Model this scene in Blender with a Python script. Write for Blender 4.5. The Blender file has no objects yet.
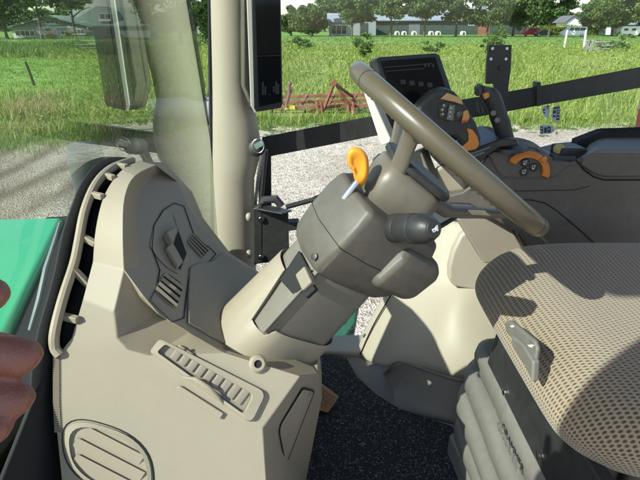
import bpy, bmesh, math, random
import numpy as np
from mathutils import Vector, Matrix, Quaternion

random.seed(7); RNG = np.random.default_rng(11)
C = bpy.context.scene.collection
CAMZ = 2.35                       # height of the eye above the gravel
PITCH = math.radians(24.0)
FPX = 481.0                       # focal length measured in photo pixels
CT, ST = math.cos(PITCH), math.sin(PITCH)
EYE = Vector((0, 0, CAMZ))

# ---- survey helpers: bearing of a photo point + a known distance -> a place in the world
def ray(px, py):
    u = (px - 320) / FPX; v = (240 - py) / FPX
    return Vector((u, CT + v * ST, -ST + v * CT))
def P(px, py, Y):
    d = ray(px, py); return EYE + d * (Y / d.y)
def PX(px, py, X):
    d = ray(px, py); return EYE + d * (X / d.x)
def PZ(px, py, z):
    d = ray(px, py); return EYE + d * ((z - CAMZ) / d.z)
def plane3(a, b, c):
    n = (b - a).cross(c - a).normalized()
    if n.dot(EYE - a) < 0: n = -n
    return (a, n)
def PP(px, py, pl, off=0.0):
    d = ray(px, py); p0, n = pl
    t = (p0 + n * off - EYE).dot(n) / d.dot(n)
    return EYE + d * t
def V(x, y, z): return Vector((x, y, z + CAMZ))   # cab coordinates, z measured from eye level

# ---- mesh collector
WL = {}
class MB:
    def __init__(s): s.v = []; s.f = []; s.uv = None
    def add(s, vs, fs):
        o = len(s.v); s.v += [Vector(v) for v in vs]; s.f += [[i + o for i in f] for f in fs]; return s
    def box(s, c, size, M=None):
        hx, hy, hz = size[0] / 2, size[1] / 2, size[2] / 2
        vs = [Vector((x * hx, y * hy, z * hz)) for x in (-1, 1) for y in (-1, 1) for z in (-1, 1)]
        if M is not None: vs = [M @ v for v in vs]
        c = Vector(c)
        return s.add([v + c for v in vs], [[0,1,3,2],[4,6,7,5],[0,4,5,1],[2,3,7,6],[0,2,6,4],[1,5,7,3]])
    def bar(s, a, b, w, h, up=(0, 0, 1)):
        a = Vector(a); b = Vector(b); d = (b - a); L = d.length; d.normalize()
        up = Vector(up); x = d.cross(up)
        if x.length < 1e-5: x = d.cross(Vector((0, 1, 0)))
        x.normalize(); z = x.cross(d)
        M = Matrix((x, d, z)).transposed()
        return s.box((a + b) / 2, (w, L, h), M)
    def prism(s, poly, off):
        n = len(poly); off = Vector(off); poly = [Vector(p) for p in poly]
        vs = poly + [p + off for p in poly]
        fs = [list(range(n)), list(range(2 * n - 1, n - 1, -1))]
        fs += [[i, i + n, (i + 1) % n + n, (i + 1) % n] for i in range(n)]
        return s.add(vs, fs)
    def loft(s, rings, cap0=True, cap1=True, closed=True):
        n = len(rings[0]); vs = [p for r in rings for p in r]; fs = []
        for k in range(len(rings) - 1):
            for i in range(n if closed else n - 1):
                j = (i + 1) % n
                fs.append([k * n + i, k * n + j, (k + 1) * n + j, (k + 1) * n + i])
        if cap0: fs.append(list(range(n - 1, -1, -1)))
        if cap1: fs.append([(len(rings) - 1) * n + i for i in range(n)])
        return s.add(vs, fs)
    def tube(s, pts, r, seg=10, closed=False, flat=1.0, up=None):
        pts = [Vector(p) for p in pts]; n = len(pts)
        rs = r if isinstance(r, (list, tuple)) else [r] * n
        rings = []; x = None
        for i, p in enumerate(pts):
            if closed: d = pts[(i + 1) % n] - pts[i - 1]
            else: d = pts[min(i + 1, n - 1)] - pts[max(i - 1, 0)]
            d.normalize()
            if up is not None: x = Vector(up)
            elif x is None: x = Vector((0, 0, 1)) if abs(d.z) < .9 else Vector((0, 1, 0))
            x = (x - d * x.dot(d))
            if x.length < 1e-5: x = d.orthogonal()
            x.normalize(); y = d.cross(x)
            rings.append([p + (x * math.cos(a) * flat + y * math.sin(a)) * rs[i] for a in [2 * math.pi * k / seg for k in range(seg)]])
        if closed: rings.append(rings[0]); return s.loft(rings, False, False)
        return s.loft(rings)
    def lathe(s, o, ax, prof, seg=24, cap=True):
        o = Vector(o); ax = Vector(ax).normalized(); x = ax.orthogonal().normalized(); y = ax.cross(x)
        rings = [[o + ax * h + (x * math.cos(a) + y * math.sin(a)) * r for a in [2 * math.pi * k / seg for k in range(seg)]] for r, h in prof]
        return s.loft(rings, cap, cap)
    def ball(s, c, r, seg=12, scale=(1, 1, 1)):
        c = Vector(c); rings = []
        for k in range(1, seg // 2):
            t = math.pi * k / (seg // 2)
            rings.append([c + Vector((math.sin(t) * math.cos(a) * r * scale[0], math.sin(t) * math.sin(a) * r * scale[1], math.cos(t) * r * scale[2])) for a in [2 * math.pi * j / seg for j in range(seg)]])
        return s.loft(rings)

def build(name, mb, mat, parent=None, bevel=0, seg=2, smooth=True, subsurf=0, solid=0, ang=32, label=None, **props):
    vs, fs = mb.v, mb.f
    if len(vs) == 0: raise RuntimeError('empty ' + name)
    c = Vector((sum(v.x for v in vs) / len(vs), sum(v.y for v in vs) / len(vs), min(v.z for v in vs)))
    me = bpy.data.meshes.new(name)
    me.from_pydata([tuple(v - c) for v in vs], [], fs)
    if mb.uv is not None:
        uvl = me.uv_layers.new(name='UVMap')
        for l in me.loops: uvl.data[l.index].uv = mb.uv[l.vertex_index]
    me.update()
    bm = bmesh.new(); bm.from_mesh(me)
    bmesh.ops.recalc_face_normals(bm, faces=bm.faces); bm.to_mesh(me); bm.free()
    if smooth:
        me.polygons.foreach_set('use_smooth', [True] * len(me.polygons))
        if not subsurf: me.set_sharp_from_angle(angle=math.radians(ang))
    o = bpy.data.objects.new(name, me); C.objects.link(o)
    if mat is not None: me.materials.append(mat)
    while parent is not None and parent.parent is not None and parent.parent.parent is not None: parent = parent.parent
    if parent is not None:
        o.parent = parent; o.location = c - WL[parent.name]
    else: o.location = c
    WL[o.name] = c
    if solid:
        m = o.modifiers.new('Solid', 'SOLIDIFY'); m.thickness = solid; m.offset = -1
    if bevel:
        m = o.modifiers.new('Bevel', 'BEVEL'); m.width = bevel; m.segments = seg; m.limit_method = 'ANGLE'; m.angle_limit = math.radians(28); m.harden_normals = True
    if subsurf:
        m = o.modifiers.new('Sub', 'SUBSURF'); m.levels = subsurf; m.render_levels = subsurf
    if label: o['label'] = label
    for k, w in props.items(): o[k] = w
    return o
def build_each(name, mb, mat, parent=None, **k):
    par = list(range(len(mb.v)))
    def find(i):
        while par[i] != i: par[i] = par[par[i]]; i = par[i]
        return i
    for f in mb.f:
        for q in f[1:]: par[find(q)] = find(f[0])
    groups = {}
    for f in mb.f: groups.setdefault(find(f[0]), []).append(f)
    out = []
    for fs in groups.values():
        used = sorted({i for f in fs for i in f}); mp = {i: j for j, i in enumerate(used)}; m = MB(); m.add([mb.v[i] for i in used], [[mp[i] for i in f] for f in fs]); out.append(build(name, m, mat, parent, **k))
    return out
def empty(name, loc, label, cat, group=None):
    o = bpy.data.objects.new(name, None); C.objects.link(o); o.location = loc; o.empty_display_size = .3
    o['label'] = label; o['category'] = cat
    if group: o['group'] = group
    WL[o.name] = Vector(loc); return o
def tag(o, label, cat, group=None):
    o['label'] = label; o['category'] = cat
    if group: o['group'] = group
    return o
def copy_tree(o, parent=None):
    c = o.copy(); C.objects.link(c)
    if parent is not None: c.parent = parent
    for ch in list(o.children): copy_tree(ch, c)
    return c

# ---- materials
def newmat(name):
    m = bpy.data.materials.new(name); m.use_nodes = True; nt = m.node_tree
    for n in list(nt.nodes): nt.nodes.remove(n)
    out = nt.nodes.new('ShaderNodeOutputMaterial'); b = nt.nodes.new('ShaderNodeBsdfPrincipled')
    nt.links.new(b.outputs[0], out.inputs[0]); return m, nt, b, out
def N(nt, t, **kw):
    n = nt.nodes.new(t)
    for k, w in kw.items():
        if k in ('inp',):
            for a, q in w.items(): n.inputs[a].default_value = q
        else: setattr(n, k, w)
    return n
def L(nt, a, b): nt.links.new(a, b)
def mathn(nt, op, a, b=None, c=None):
    n = nt.nodes.new('ShaderNodeMath'); n.operation = op
    for i, x in enumerate((a, b, c)):
        if x is None: continue
        if isinstance(x, (int, float)): n.inputs[i].default_value = x
        else: nt.links.new(x, n.inputs[i])
    return n.outputs[0]
def mixc(nt, fac, a, b):
    n = nt.nodes.new('ShaderNodeMix'); n.data_type = 'RGBA'
    for i, x in ((0, fac), (6, a), (7, b)):
        if isinstance(x, (int, float)): n.inputs[i].default_value = x
        elif isinstance(x, tuple): n.inputs[i].default_value = (*x, 1) if len(x) == 3 else x
        else: nt.links.new(x, n.inputs[i])
    return n.outputs[2]
def ramp(nt, fac, stops, interp='LINEAR'):
    n = nt.nodes.new('ShaderNodeValToRGB'); cr = n.color_ramp; cr.interpolation = interp
    while len(cr.elements) < len(stops): cr.elements.new(.5)
    for e, (p, c) in zip(cr.elements, stops): e.position = p; e.color = (*c, 1)
    nt.links.new(fac, n.inputs[0]); return n.outputs[0]
def plastic(name, col, rough=.5, grain=900, bump=.12, dust=.06, metallic=0, spec=.5, dustcol=(.45, .42, .36)):
    m, nt, b, out = newmat(name)
    tc = N(nt, 'ShaderNodeTexCoord')
    n1 = N(nt, 'ShaderNodeTexNoise', inp={'Scale': 7.0, 'Detail': 6.0, 'Roughness': .65}); L(nt, tc.outputs['Object'], n1.inputs['Vector'])
    n2 = N(nt, 'ShaderNodeTexVoronoi', inp={'Scale': grain}); L(nt, tc.outputs['Object'], n2.inputs['Vector'])
    n3 = N(nt, 'ShaderNodeTexNoise', inp={'Scale': 60.0, 'Detail': 4.0}); L(nt, tc.outputs['Object'], n3.inputs['Vector'])
    lo = tuple(c * .93 for c in col); hi = tuple(min(1, c * 1.06) for c in col)
    base = mixc(nt, n1.outputs[0], lo, hi)
    df = mathn(nt, 'MULTIPLY', mathn(nt, 'SMOOTHSTEP' if False else 'MULTIPLY', n3.outputs[0], n1.outputs[0]), dust * 4)
    L(nt, mixc(nt, df, base, dustcol), b.inputs['Base Color'])
    rr = mathn(nt, 'MULTIPLY_ADD', n1.outputs[0], .16, rough - .08); L(nt, rr, b.inputs['Roughness'])
    b.inputs['Metallic'].default_value = metallic; b.inputs['Specular IOR Level'].default_value = spec
    if bump:
        bp = N(nt, 'ShaderNodeBump', inp={'Strength': bump, 'Distance': .0006}); L(nt, n2.outputs['Distance'], bp.inputs['Height']); L(nt, bp.outputs[0], b.inputs['Normal'])
    return m
def flat(name, col, rough=.6, metallic=0, emit=None, es=0):
    m, nt, b, out = newmat(name)
    tc = N(nt, 'ShaderNodeTexCoord'); n1 = N(nt, 'ShaderNodeTexNoise', inp={'Scale': 20.0, 'Detail': 5.0}); L(nt, tc.outputs['Object'], n1.inputs['Vector'])
    L(nt, mixc(nt, n1.outputs[0], tuple(c * .85 for c in col), tuple(min(1, c * 1.12) for c in col)), b.inputs['Base Color'])
    b.inputs['Roughness'].default_value = rough; b.inputs['Metallic'].default_value = metallic
    if emit: b.inputs['Emission Color'].default_value = (*emit, 1); b.inputs['Emission Strength'].default_value = es
    return m
def glass(name, tint, f0, haze=0.0, pw=4.5, coat=0, refl=(.95, 1, .97)):
    m, nt, b, out = newmat(name); nt.nodes.remove(b)
    g = N(nt, 'ShaderNodeNewGeometry'); dp = N(nt, 'ShaderNodeVectorMath', operation='DOT_PRODUCT')
    L(nt, g.outputs['Normal'], dp.inputs[0]); L(nt, g.outputs['Incoming'], dp.inputs[1])
    c = mathn(nt, 'ABSOLUTE', dp.outputs['Value']); k = mathn(nt, 'POWER', mathn(nt, 'SUBTRACT', 1.0, c), pw)
    f = mathn(nt, 'MULTIPLY_ADD', k, 1 - f0, f0)
    if coat:
        mr = N(nt, 'ShaderNodeMapRange', interpolation_type='SMOOTHSTEP', inp={'From Min': .42, 'From Max': .53, 'To Min': coat, 'To Max': 0.0}); L(nt, c, mr.inputs['Value']); f = mathn(nt, 'MAXIMUM', f, mr.outputs[0])
    tr = N(nt, 'ShaderNodeBsdfTransparent'); tr.inputs[0].default_value = (*tint, 1)
    gl = N(nt, 'ShaderNodeBsdfGlossy'); gl.inputs['Roughness'].default_value = 0.0; gl.inputs[0].default_value = (*refl, 1)
    mx = N(nt, 'ShaderNodeMixShader'); L(nt, f, mx.inputs[0]); L(nt, tr.outputs[0], mx.inputs[1]); L(nt, gl.outputs[0], mx.inputs[2])
    last = mx.outputs[0]
    if haze:      # a thin film of dust on the pane
        tc = N(nt, 'ShaderNodeTexCoord'); n1 = N(nt, 'ShaderNodeTexNoise', inp={'Scale': 5.0, 'Detail': 6.0}); L(nt, tc.outputs['Object'], n1.inputs['Vector'])
        d = N(nt, 'ShaderNodeBsdfDiffuse'); d.inputs[0].default_value = (.6, .6, .55, 1)
        tl = N(nt, 'ShaderNodeBsdfTranslucent'); tl.inputs[0].default_value = (.6, .6, .55, 1)
        ad = N(nt, 'ShaderNodeMixShader'); ad.inputs[0].default_value = .5; L(nt, d.outputs[0], ad.inputs[1]); L(nt, tl.outputs[0], ad.inputs[2])
        m2 = N(nt, 'ShaderNodeMixShader'); L(nt, mathn(nt, 'MULTIPLY', n1.outputs[0], haze * 2), m2.inputs[0]); L(nt, last, m2.inputs[1]); L(nt, ad.outputs[0], m2.inputs[2]); last = m2.outputs[0]
    L(nt, last, out.inputs[0]); return m

M = {}
M['cream'] = plastic('cream_plastic', (.345, .30, .235), .55, 1100, .14, dust=.04)
M['beige'] = plastic('beige_plastic', (.290, .244, .182), .58, 1100, .14, dust=.04)
M['beige_dark'] = plastic('taupe_plastic', (.215, .18, .138), .5, 1100, .14)
M['grey_light'] = plastic('light_grey_plastic', (.145, .130, .108), .45, 900, .12)
M['grey'] = plastic('brown_grey_plastic', (.080, .068, .056), .5, 800, .2)
M['console'] = plastic('dark_brown_plastic', (.092, .078, .068), .5, 800, .2)
M['console_top'] = plastic('slate_plastic', (.14, .135, .13), .5, 800, .15)
M['black'] = plastic('black_plastic', (.018, .018, .02), .45, 700, .15, dust=.02)
M['blacksoft'] = plastic('soft_black_rubber', (.022, .022, .024), .6, 700, .25, dust=.03)
M['frit'] = flat('black_rubber', (.008, .008, .009), .8)
M['steel_black'] = plastic('black_powder_coat', (.014, .014, .016), .5, 500, .1, dust=.03)
M['wheel'] = plastic('olive_brown_rim', (.088, .071, .047), .33, 1200, .06, dust=.02)
M['spoke'] = plastic('brown_wheel_plastic', (.125, .105, .082), .42, 900, .12)
M['orange'] = plastic('orange_plastic', (.80, .30, .02), .35, 900, .05, dust=.01)
M['orange_dark'] = plastic('burnt_orange_plastic', (.62, .20, .03), .4, 900, .05, dust=.01)
M['chrome'] = flat('bright_steel', (.6, .6, .6), .25, 1.0)
M['white'] = plastic('white_plastic', (.78, .77, .70), .45, 900, .04, dust=.03)
M['bezel'] = plastic('bezel_plastic', (.46, .45, .41), .5, 900, .04)
M['ink'] = flat('white_ink', (.8, .8, .78), .6)
M['screen'] = flat('screen_glass', (.006, .007, .009), .12)
M['screen_dim'] = flat('dim_screen_graphics', (.02, .022, .026), .3, 0, (.35, .38, .45), .012)
M['green'] = plastic('green_paint', (.016, .31, .135), .3, 300, 0, dust=.03)
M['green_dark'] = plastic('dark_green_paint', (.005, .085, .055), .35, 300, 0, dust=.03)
M['kick'] = plastic('charcoal_rubber', (.145, .128, .108), .6, 700, .2)
M['bellows'] = plastic('warm_grey_rubber', (.125, .117, .104), .6, 600, .15, dust=.08)
M['red'] = plastic('red_plastic', (.45, .02, .02), .35, 300, 0)
M['windscreen'] = glass('windscreen_glass', (.84, .94, .88), .08, .012, 4.5, .86, (.50, .56, .49))
M['window'] = glass('side_window_glass', (.96, .98, .97), .04)
M['pedal'] = plastic('tan_pedal_rubber', (.36, .17, .07), .55, 400, .2)
# =====================================================================  THE TRACTOR CAB
tractor = empty('tractor', (.35, .65, 0), 'green tractor seen into its cab, with beige dash, brown steering wheel and chequered fabric seat', 'tractor')
T = tractor
XW = -.345                                   # plane of the windscreen

# ---------- dashboard
NF = plane3(PX(60, 355, -.335), PX(90, 480, -.285), P(300, 376, .53))
p124 = PP(124, 270, NF); p225 = PP(225, 353, NF); p225d = EYE + (PP(225, 350, NF) - EYE) * 1.08
DF = plane3(p124, p225d, P(178, 183, .9))
RF = plane3(PP(262, 428, NF), PP(300, 376, NF), P(320, 400, .64))
def nf(px, py, o=0): return PP(px, py, NF, o)
def df(px, py, o=0): return PP(px, py, DF, o)
def rf(px, py, o=0): return PP(px, py, RF, o)
XR = -.318
edge = [PX(140, 161, XR), PX(122, 170, XR), PX(105, 194, XR), PX(96, 228, XR), PX(93, 262, XR), PX(83, 300, XR), nf(72, 338), nf(60, 353), nf(54, 400), nf(62, 480), nf(62, 560)]
def smooth_path(pts, n=4):
    out = []
    for i in range(len(pts) - 1):
        p0 = pts[max(i - 1, 0)]; p1 = pts[i]; p2 = pts[i + 1]; p3 = pts[min(i + 2, len(pts) - 1)]
        for k in range(n):
            t = k / n
            out.append(.5 * ((2 * p1) + (p2 - p0) * t + (2 * p0 - 5 * p1 + 4 * p2 - p3) * t * t + (3 * p1 - p0 - 3 * p2 + p3) * t ** 3))
    out.append(pts[-1]); return out
ridge = [PX(156, 165, -.292), PX(135, 176, -.284), PX(125, 197, -.280), PX(123, 232, -.270), p124]
inner = [df(161, 171), df(146, 181), df(136, 202), df(136, 235), df(139, 268)]
mb = MB()
ridge_s = smooth_path(ridge); inner_s = smooth_path(inner); edge_s = smooth_path(edge[:5]); ns = len(ridge_s)
vs = edge_s + ridge_s
fs = [[i, i + 1, i + 1 + ns, i + ns] for i in range(ns - 1)]
mb.add(vs, fs)
# the near face in strips, the sunk concave flank and the driver-side facet
b0 = len(mb.v)
low = [nf(330, 560), nf(62, 560)]
pts = {'e4': edge[4], 'e5': edge[5], 'e6': edge[6], 'e7': edge[7], 'e8': edge[8], 'e9': edge[9], 'e10': edge[10],
       'r4': p124, 'q1': nf(114, 312), 'q2': nf(117, 338), 'q3': nf(128, 350), 'q4': nf(150, 356), 'p225': p225, 'c1': nf(300, 376), 'k1': nf(262, 428), 'k2': nf(266, 480), 'k3': nf(270, 560),
       'd1': df(140, 298, -.02), 'd2': df(158, 314, -.03), 'd3': df(190, 332, -.018),
       'D1': df(143, 296), 'D2': df(158, 314), 'D3': df(190, 333),
       't0': df(178, 182), 't1': df(190, 211), 't2': df(220, 250), 't3': df(254, 272), 't4': df(290, 330),
       's0': rf(318, 374), 's1': rf(322, 398), 's2': rf(306, 480), 's3': rf(296, 560)}
pts['c2'] = pts['s0'] + Vector((0.0, .12, -.02)); pts['c3'] = pts['s1'] + Vector((0, .14, -.06)); pts['c4'] = pts['s2'] + Vector((0, .2, -.05)); pts['c5'] = pts['s3'] + Vector((0, .2, 0))
pts['P'] = p225d; pts['w0'] = ridge[0]; pts['w3'] = ridge[3]
key = list(pts); ix = {k: i for i, k in enumerate(key)}
faces = ['e4 e5 q1 r4', 'e5 e6 q2 q1', 'e6 e7 q3 q2', 'e7 e8 q4 q3', 'e8 e9 k2 k1 p225 q4', 'e9 e10 k3 k2', 'p225 k1 c1',
         'r4 q1 d1', 'q1 q2 d1', 'q2 d2 d1', 'q2 q3 d2', 'q3 q4 d3 d2', 'q4 p225 d3',
         'r4 d1 D1', 'd1 d2 D2 D1', 'd2 d3 D3 D2', 'd3 p225 P D3',
         'p225 c1 s0 t4 P', 'c1 k1 k2 s2 s1 s0', 'k2 k3 s3 s2', 's0 s1 c3 c2', 's1 s2 c4 c3', 's2 s3 c5 c4', 's0 c2 t4']
mb.add([pts[k] for k in key], [[ix[k] for k in f.split()] for f in faces])
mb.add(ridge_s + inner_s + [pts['D1']], [[i, i + 1, i + 1 + ns, i + ns] for i in range(ns - 1)] + [[ns - 1, 2 * ns, 2 * ns - 1]])
mb.add([ridge[0], inner[0], df(178, 182)], [[0, 1, 2]])
mb.add(inner_s + [df(143, 296), df(158, 314), df(190, 333), p225d, df(290, 330), df(254, 272), df(220, 250), df(190, 211), df(178, 182)], [list(range(ns + 9))])
# back of the dash, down to the added wall under the windscreen
back = [v + Vector((0, .09, -.05)) for v in (df(178, 182), df(190, 211), df(220, 250), df(254, 272), df(290, 330))]
fr = [df(178, 182), df(190, 211), df(220, 250), df(254, 272), df(290, 330)]
mb.add(fr + back, [[i, i + 1, i + 6, i + 5] for i in range(4)])
tp = [edge[0], ridge[0], df(178, 182)]; tb = [PX(150, 158, XR) + Vector((0, .08, -.03)), back[0]]
mb.add(tp + tb, [[0, 1, 2, 4, 3]])
sk = [pts['e10'], pts['k3'], Vector((pts['s3'].x, pts['s3'].y, max(pts['s3'].z, CAMZ - .94)))]
sk = [pts['e10'], pts['k3'], rf(300, 520), rf(300, 520) + Vector((.0, .22, 0))]
mb.add(sk + [Vector((p.x, p.y, CAMZ - .955)) for p in sk], [[0, 1, 5, 4], [1, 2, 6, 5], [2, 3, 7, 6]])
dash = build('dashboard', mb, M['beige'], T, ang=40)
# merge the seams and soften
bm = bmesh.new(); bm.from_mesh(dash.data); bmesh.ops.remove_doubles(bm, verts=bm.verts, dist=.0008); bmesh.ops.recalc_face_normals(bm, faces=bm.faces)
bm.to_mesh(dash.data); bm.free(); dash.data.set_sharp_from_angle(angle=math.radians(40))
m = dash.modifiers.new('Bevel', 'BEVEL'); m.width = .014; m.segments = 5; m.limit_method = 'ANGLE'; m.angle_limit = math.radians(12); m.harden_normals = True
m = dash.modifiers.new('WN', 'WEIGHTED_NORMAL'); m.keep_sharp = False

# defroster rim: outer rail, dark slot behind, crossbars
XS = -.340
rail = [PX(132, 160, XS), PX(112, 168, XS), PX(96, 184, XS), PX(85, 210, XS), PX(79, 240, XS), PX(74, 264, XS), PX(63, 298, XS), PX(55, 330, XS), nf(54.5, 347, .003), nf(60, 355, .001)]
def smooth_path(pts, n=4):
    out = []
    for i in range(len(pts) - 1):
        p0 = pts[max(i - 1, 0)]; p1 = pts[i]; p2 = pts[i + 1]; p3 = pts[min(i + 2, len(pts) - 1)]
        for k in range(n):
            t = k / n
            out.append(.5 * ((2 * p1) + (p2 - p0) * t + (2 * p0 - 5 * p1 + 4 * p2 - p3) * t * t + (3 * p1 - p0 - 3 * p2 + p3) * t ** 3))
    out.append(pts[-1]); return out
vent = MB(); vent.tube(smooth_path(rail), .0066, 10)
defrost = build('defroster_grille', vent, M['beige'], dash)
mb = MB()
for (a, b) in (((116, 165), (127, 167)), ((104, 175), (114, 178)), ((91, 194), (103, 197)), ((81, 236), (96, 244)), ((72, 268), (90, 286)), ((62, 316), (78, 320))):
    mb.bar(PX(*a, XS), PX(*b, XR), .0085, .009)
build_each('grille_bar', mb, M['beige'], defrost.parent, bevel=.0015)
slot = MB()
re = smooth_path(rail, 3); ee = smooth_path(edge[:8], 3); nn = 22
def resample(p, n):
    d = [0]
    for i in range(1, len(p)): d.append(d[-1] + (p[i] - p[i - 1]).length)
    o = []; k = 0
    for j in range(n):
        s = d[-1] * j / (n - 1)
        while k < len(d) - 2 and d[k + 1] < s: k += 1
        f = (s - d[k]) / max(1e-9, d[k + 1] - d[k]); o.append(p[k].lerp(p[k + 1], min(1, max(0, f))))
    return o
re = resample(re, nn); ee = resample(ee, nn)
q = Vector((-.006, .006, -.024))
slot.add([v + q for v in re] + [v + q + Vector((.012, .004, -.004)) for v in ee], [[i, i + 1, i + 1 + nn, i + nn] for i in range(nn - 1)])
build('defroster_duct', slot, M['frit'], dash, solid=.003)
# comb of fine ribs under the grille
mb = MB()
for k in range(34):
    y = 357 + k * 2.25; x0 = 52.5 + max(0, (y - 400)) * .05
    mb.bar(nf(x0 + .5, y, .001), nf(x0 + 7, y + .6, .001), .0012, .0025)
build('rib_strip', mb, M['beige_dark'], dash)
# black border of the windscreen foot
outer = [(132, 158), (112, 157), (96, 165), (82, 183), (73, 205), (63, 235), (57, 265), (48, 300), (38, 335), (32, 380), (34, 430), (40, 480), (44, 560)]
inner = [(138, 162), (118, 168), (100, 184), (88, 208), (80, 238), (75, 264), (66, 300), (58, 330), (54, 352), (56, 390), (60, 430), (68, 480), (74, 560)]
mb = MB(); n = len(outer)
o3 = resample(smooth_path([PX(*p, -.356) for p in outer]), 40); i3 = resample(smooth_path([PX(*p, XS - .003) + Vector((0, 0, -.008)) for p in inner]), 40)
mb.add(o3 + i3, [[i, i + 1, i + 41, i + 40] for i in range(39)])
build('windscreen_seal', mb, M['frit'], T, solid=.004)

bt = [Vector((-.350, p.y, p.z - .012)) for p in resample(smooth_path(rail), 24)] + [Vector((-.355, .10, CAMZ - .6))]
mb = MB(); lowb = [Vector((p.x, p.y, CAMZ - .95)) for p in bt]; mb.add(bt + lowb, [[i, i + 1, i + 1 + len(bt), i + len(bt)] for i in range(len(bt) - 1)])
build('light_block', mb, M['frit'], T, solid=.006)  # unseen wall added to block sun leaking in under the dash rim
mb = MB(); mb.prism([Vector((-.345, .86, CAMZ - .52)), Vector((-.30, 1.33, CAMZ - .66)), Vector((-.30, 1.33, CAMZ - .95)), Vector((-.345, .86, CAMZ - .95))], (.03, .01, 0)); build('corner_trim', mb, M['beige_dark'], T, bevel=.01)
# tray with corrugated insert on the near face
def rrect(px, py, n=5, r=.25):
    """rounded quad from four photo corners"""
    out = []
    c = [Vector((x, y)) for x, y in zip(px, py)]
    for i in range(4):
        a, b, d = c[i - 1], c[i], c[(i + 1) % 4]
        ra = min(r * 1.0, .45); s = min((a - b).length, (d - b).length) * ra
        p = b + (a - b).normalized() * s; q = b + (d - b).normalized() * s
        for k in range(n + 1):
            t = k / n; out.append(p.lerp(b, t).lerp(b.lerp(q, t), t))
    return out
def frame(loop_o, loop_i, fn, h0, h1, hi):
    """raised frame: outer foot, outer top, inner top, inner foot"""
    r = [[fn(p.x, p.y, -.002) for p in loop_o], [fn(*(p.lerp(q, .12)), h0) for p, q in zip(loop_o, loop_i)], [fn(*(p.lerp(q, .85)), h1) for p, q in zip(loop_o, loop_i)], [fn(q.x, q.y, hi) for q in loop_i]]
    return MB().loft(r, False, False)
TO = rrect((149, 160, 268, 252), (352, 338, 392, 425)); TI = rrect((158, 166, 252, 243), (352, 345, 395, 413))
tray = build('fuse_tray', frame(TO, TI, nf, .007, .008, -.0), M['beige'], T, ang=50)
mb = MB(); mb.add([nf(p.x, p.y, .0015) for p in TI], [list(range(len(TI)))])
build('tray_floor', mb, M['beige_dark'], tray)
mb = MB()
a0, a1 = Vector((176, 357)), Vector((240, 401)); w0 = Vector((9, -7)); 
for k in range(9):
    c = a0.lerp(a1, k / 8.0) + Vector((2, -4)); d = Vector((8.2, 5.4)); w = Vector((-4.6, 6.2))
    ring = []
    for j in range(7):
        t = j / 6.0 - .5; off = d * t * .88; h = .0022 + .0022 * (1 - (2 * t) ** 4) ** .5 if abs(t) < .5 else .0022
        ring.append([nf(*(c + off - w), h), nf(*(c + off + w), h)])
    vs = [p for r in ring for p in r]
    mb.add(vs, [[2 * j, 2 * j + 1, 2 * j + 3, 2 * j + 2] for j in range(6)])
build_each('tray_rib', mb, M['beige_dark'], tray)
mb = MB(); hp = [nf(182, 377, .006), nf(195, 379, .013), nf(208, 387, .016), nf(218, 397, .011), nf(224, 405, .005)]
mb.tube(hp, [.0012, .003, .0032, .003, .0012], 8); build('pull_lip', mb, M['beige'], tray)
mb = MB(); mb.prism([nf(176, 388, .001), nf(180, 385, .001), nf(224, 413, .001), nf(220, 419, .001)], NF[1] * .004)
build('tray_catch', mb, M['beige'], tray, bevel=.0015)

# round louvre vent low on the near face
VO = []; VI = []
for k in range(40):
    a = 2 * math.pi * k / 40; ca, sa = math.cos(a), math.sin(a)
    r = (abs(ca) ** 2.6 + abs(sa) ** 2.6) ** (-1 / 2.6)
    x, y = 45 * ca * r, 33 * sa * r
    VO.append(Vector((108 + x * .97 + y * .1, 459 + y + x * .30))); VI.append(Vector((108 + x * .84 + y * .09, 460 + y * .84 + x * .26)))
ventr = build('air_vent', frame(VO, VI, nf, .003, .004, -.012), M['beige'], T, ang=50)
mb = MB(); mb.add([nf(p.x, p.y, -.0005) for p in VI], [list(range(40))]); build('vent_duct', mb, M['kick'], ventr)  # flush sheet; shade under the louvres is put into its dark colour
mb = MB()
for k in range(5):
    c = Vector((126 - 7.5 * k, 436 + 12.5 * k)); hw = (22, 31, 34, 31, 20)[k]
    dr = Vector((.89, .46)); lo_, hi_ = -60, 60
    def inside(p):
        return any(False for _ in ()) or (lambda x, y: (abs(x) / 35) ** 2.6 + (abs(y) / 25) ** 2.6 < 1)(p.x - 108, p.y - 460 - (p.x - 108) * .30)
    ss = [s_ for s_ in range(-60, 61) if inside(c + dr * s_)]
    if len(ss) < 6: continue
    a = c + dr * ss[0]; b = c + dr * ss[-1]; up = Vector((2.9, -4.4))
    mb.add([nf(*(a - up), .0002), nf(*(b - up), .0002), nf(*(b + up), .0038), nf(*(a + up), .0038)], [[0, 1, 2, 3]])
build_each('louvre', mb, M['beige'], ventr, solid=.001, smooth=False)
mb = MB(); lp = [nf(p.x, p.y, .0008) for p in VO]; lp = [nf(108 + (p.x - 108) * 1.04, 460 + (p.y - 460) * 1.05, .0006) for p in VO]; mb.tube(lp, .0007, 5, closed=True); build('vent_gap', mb, M['frit'], ventr)
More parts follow.
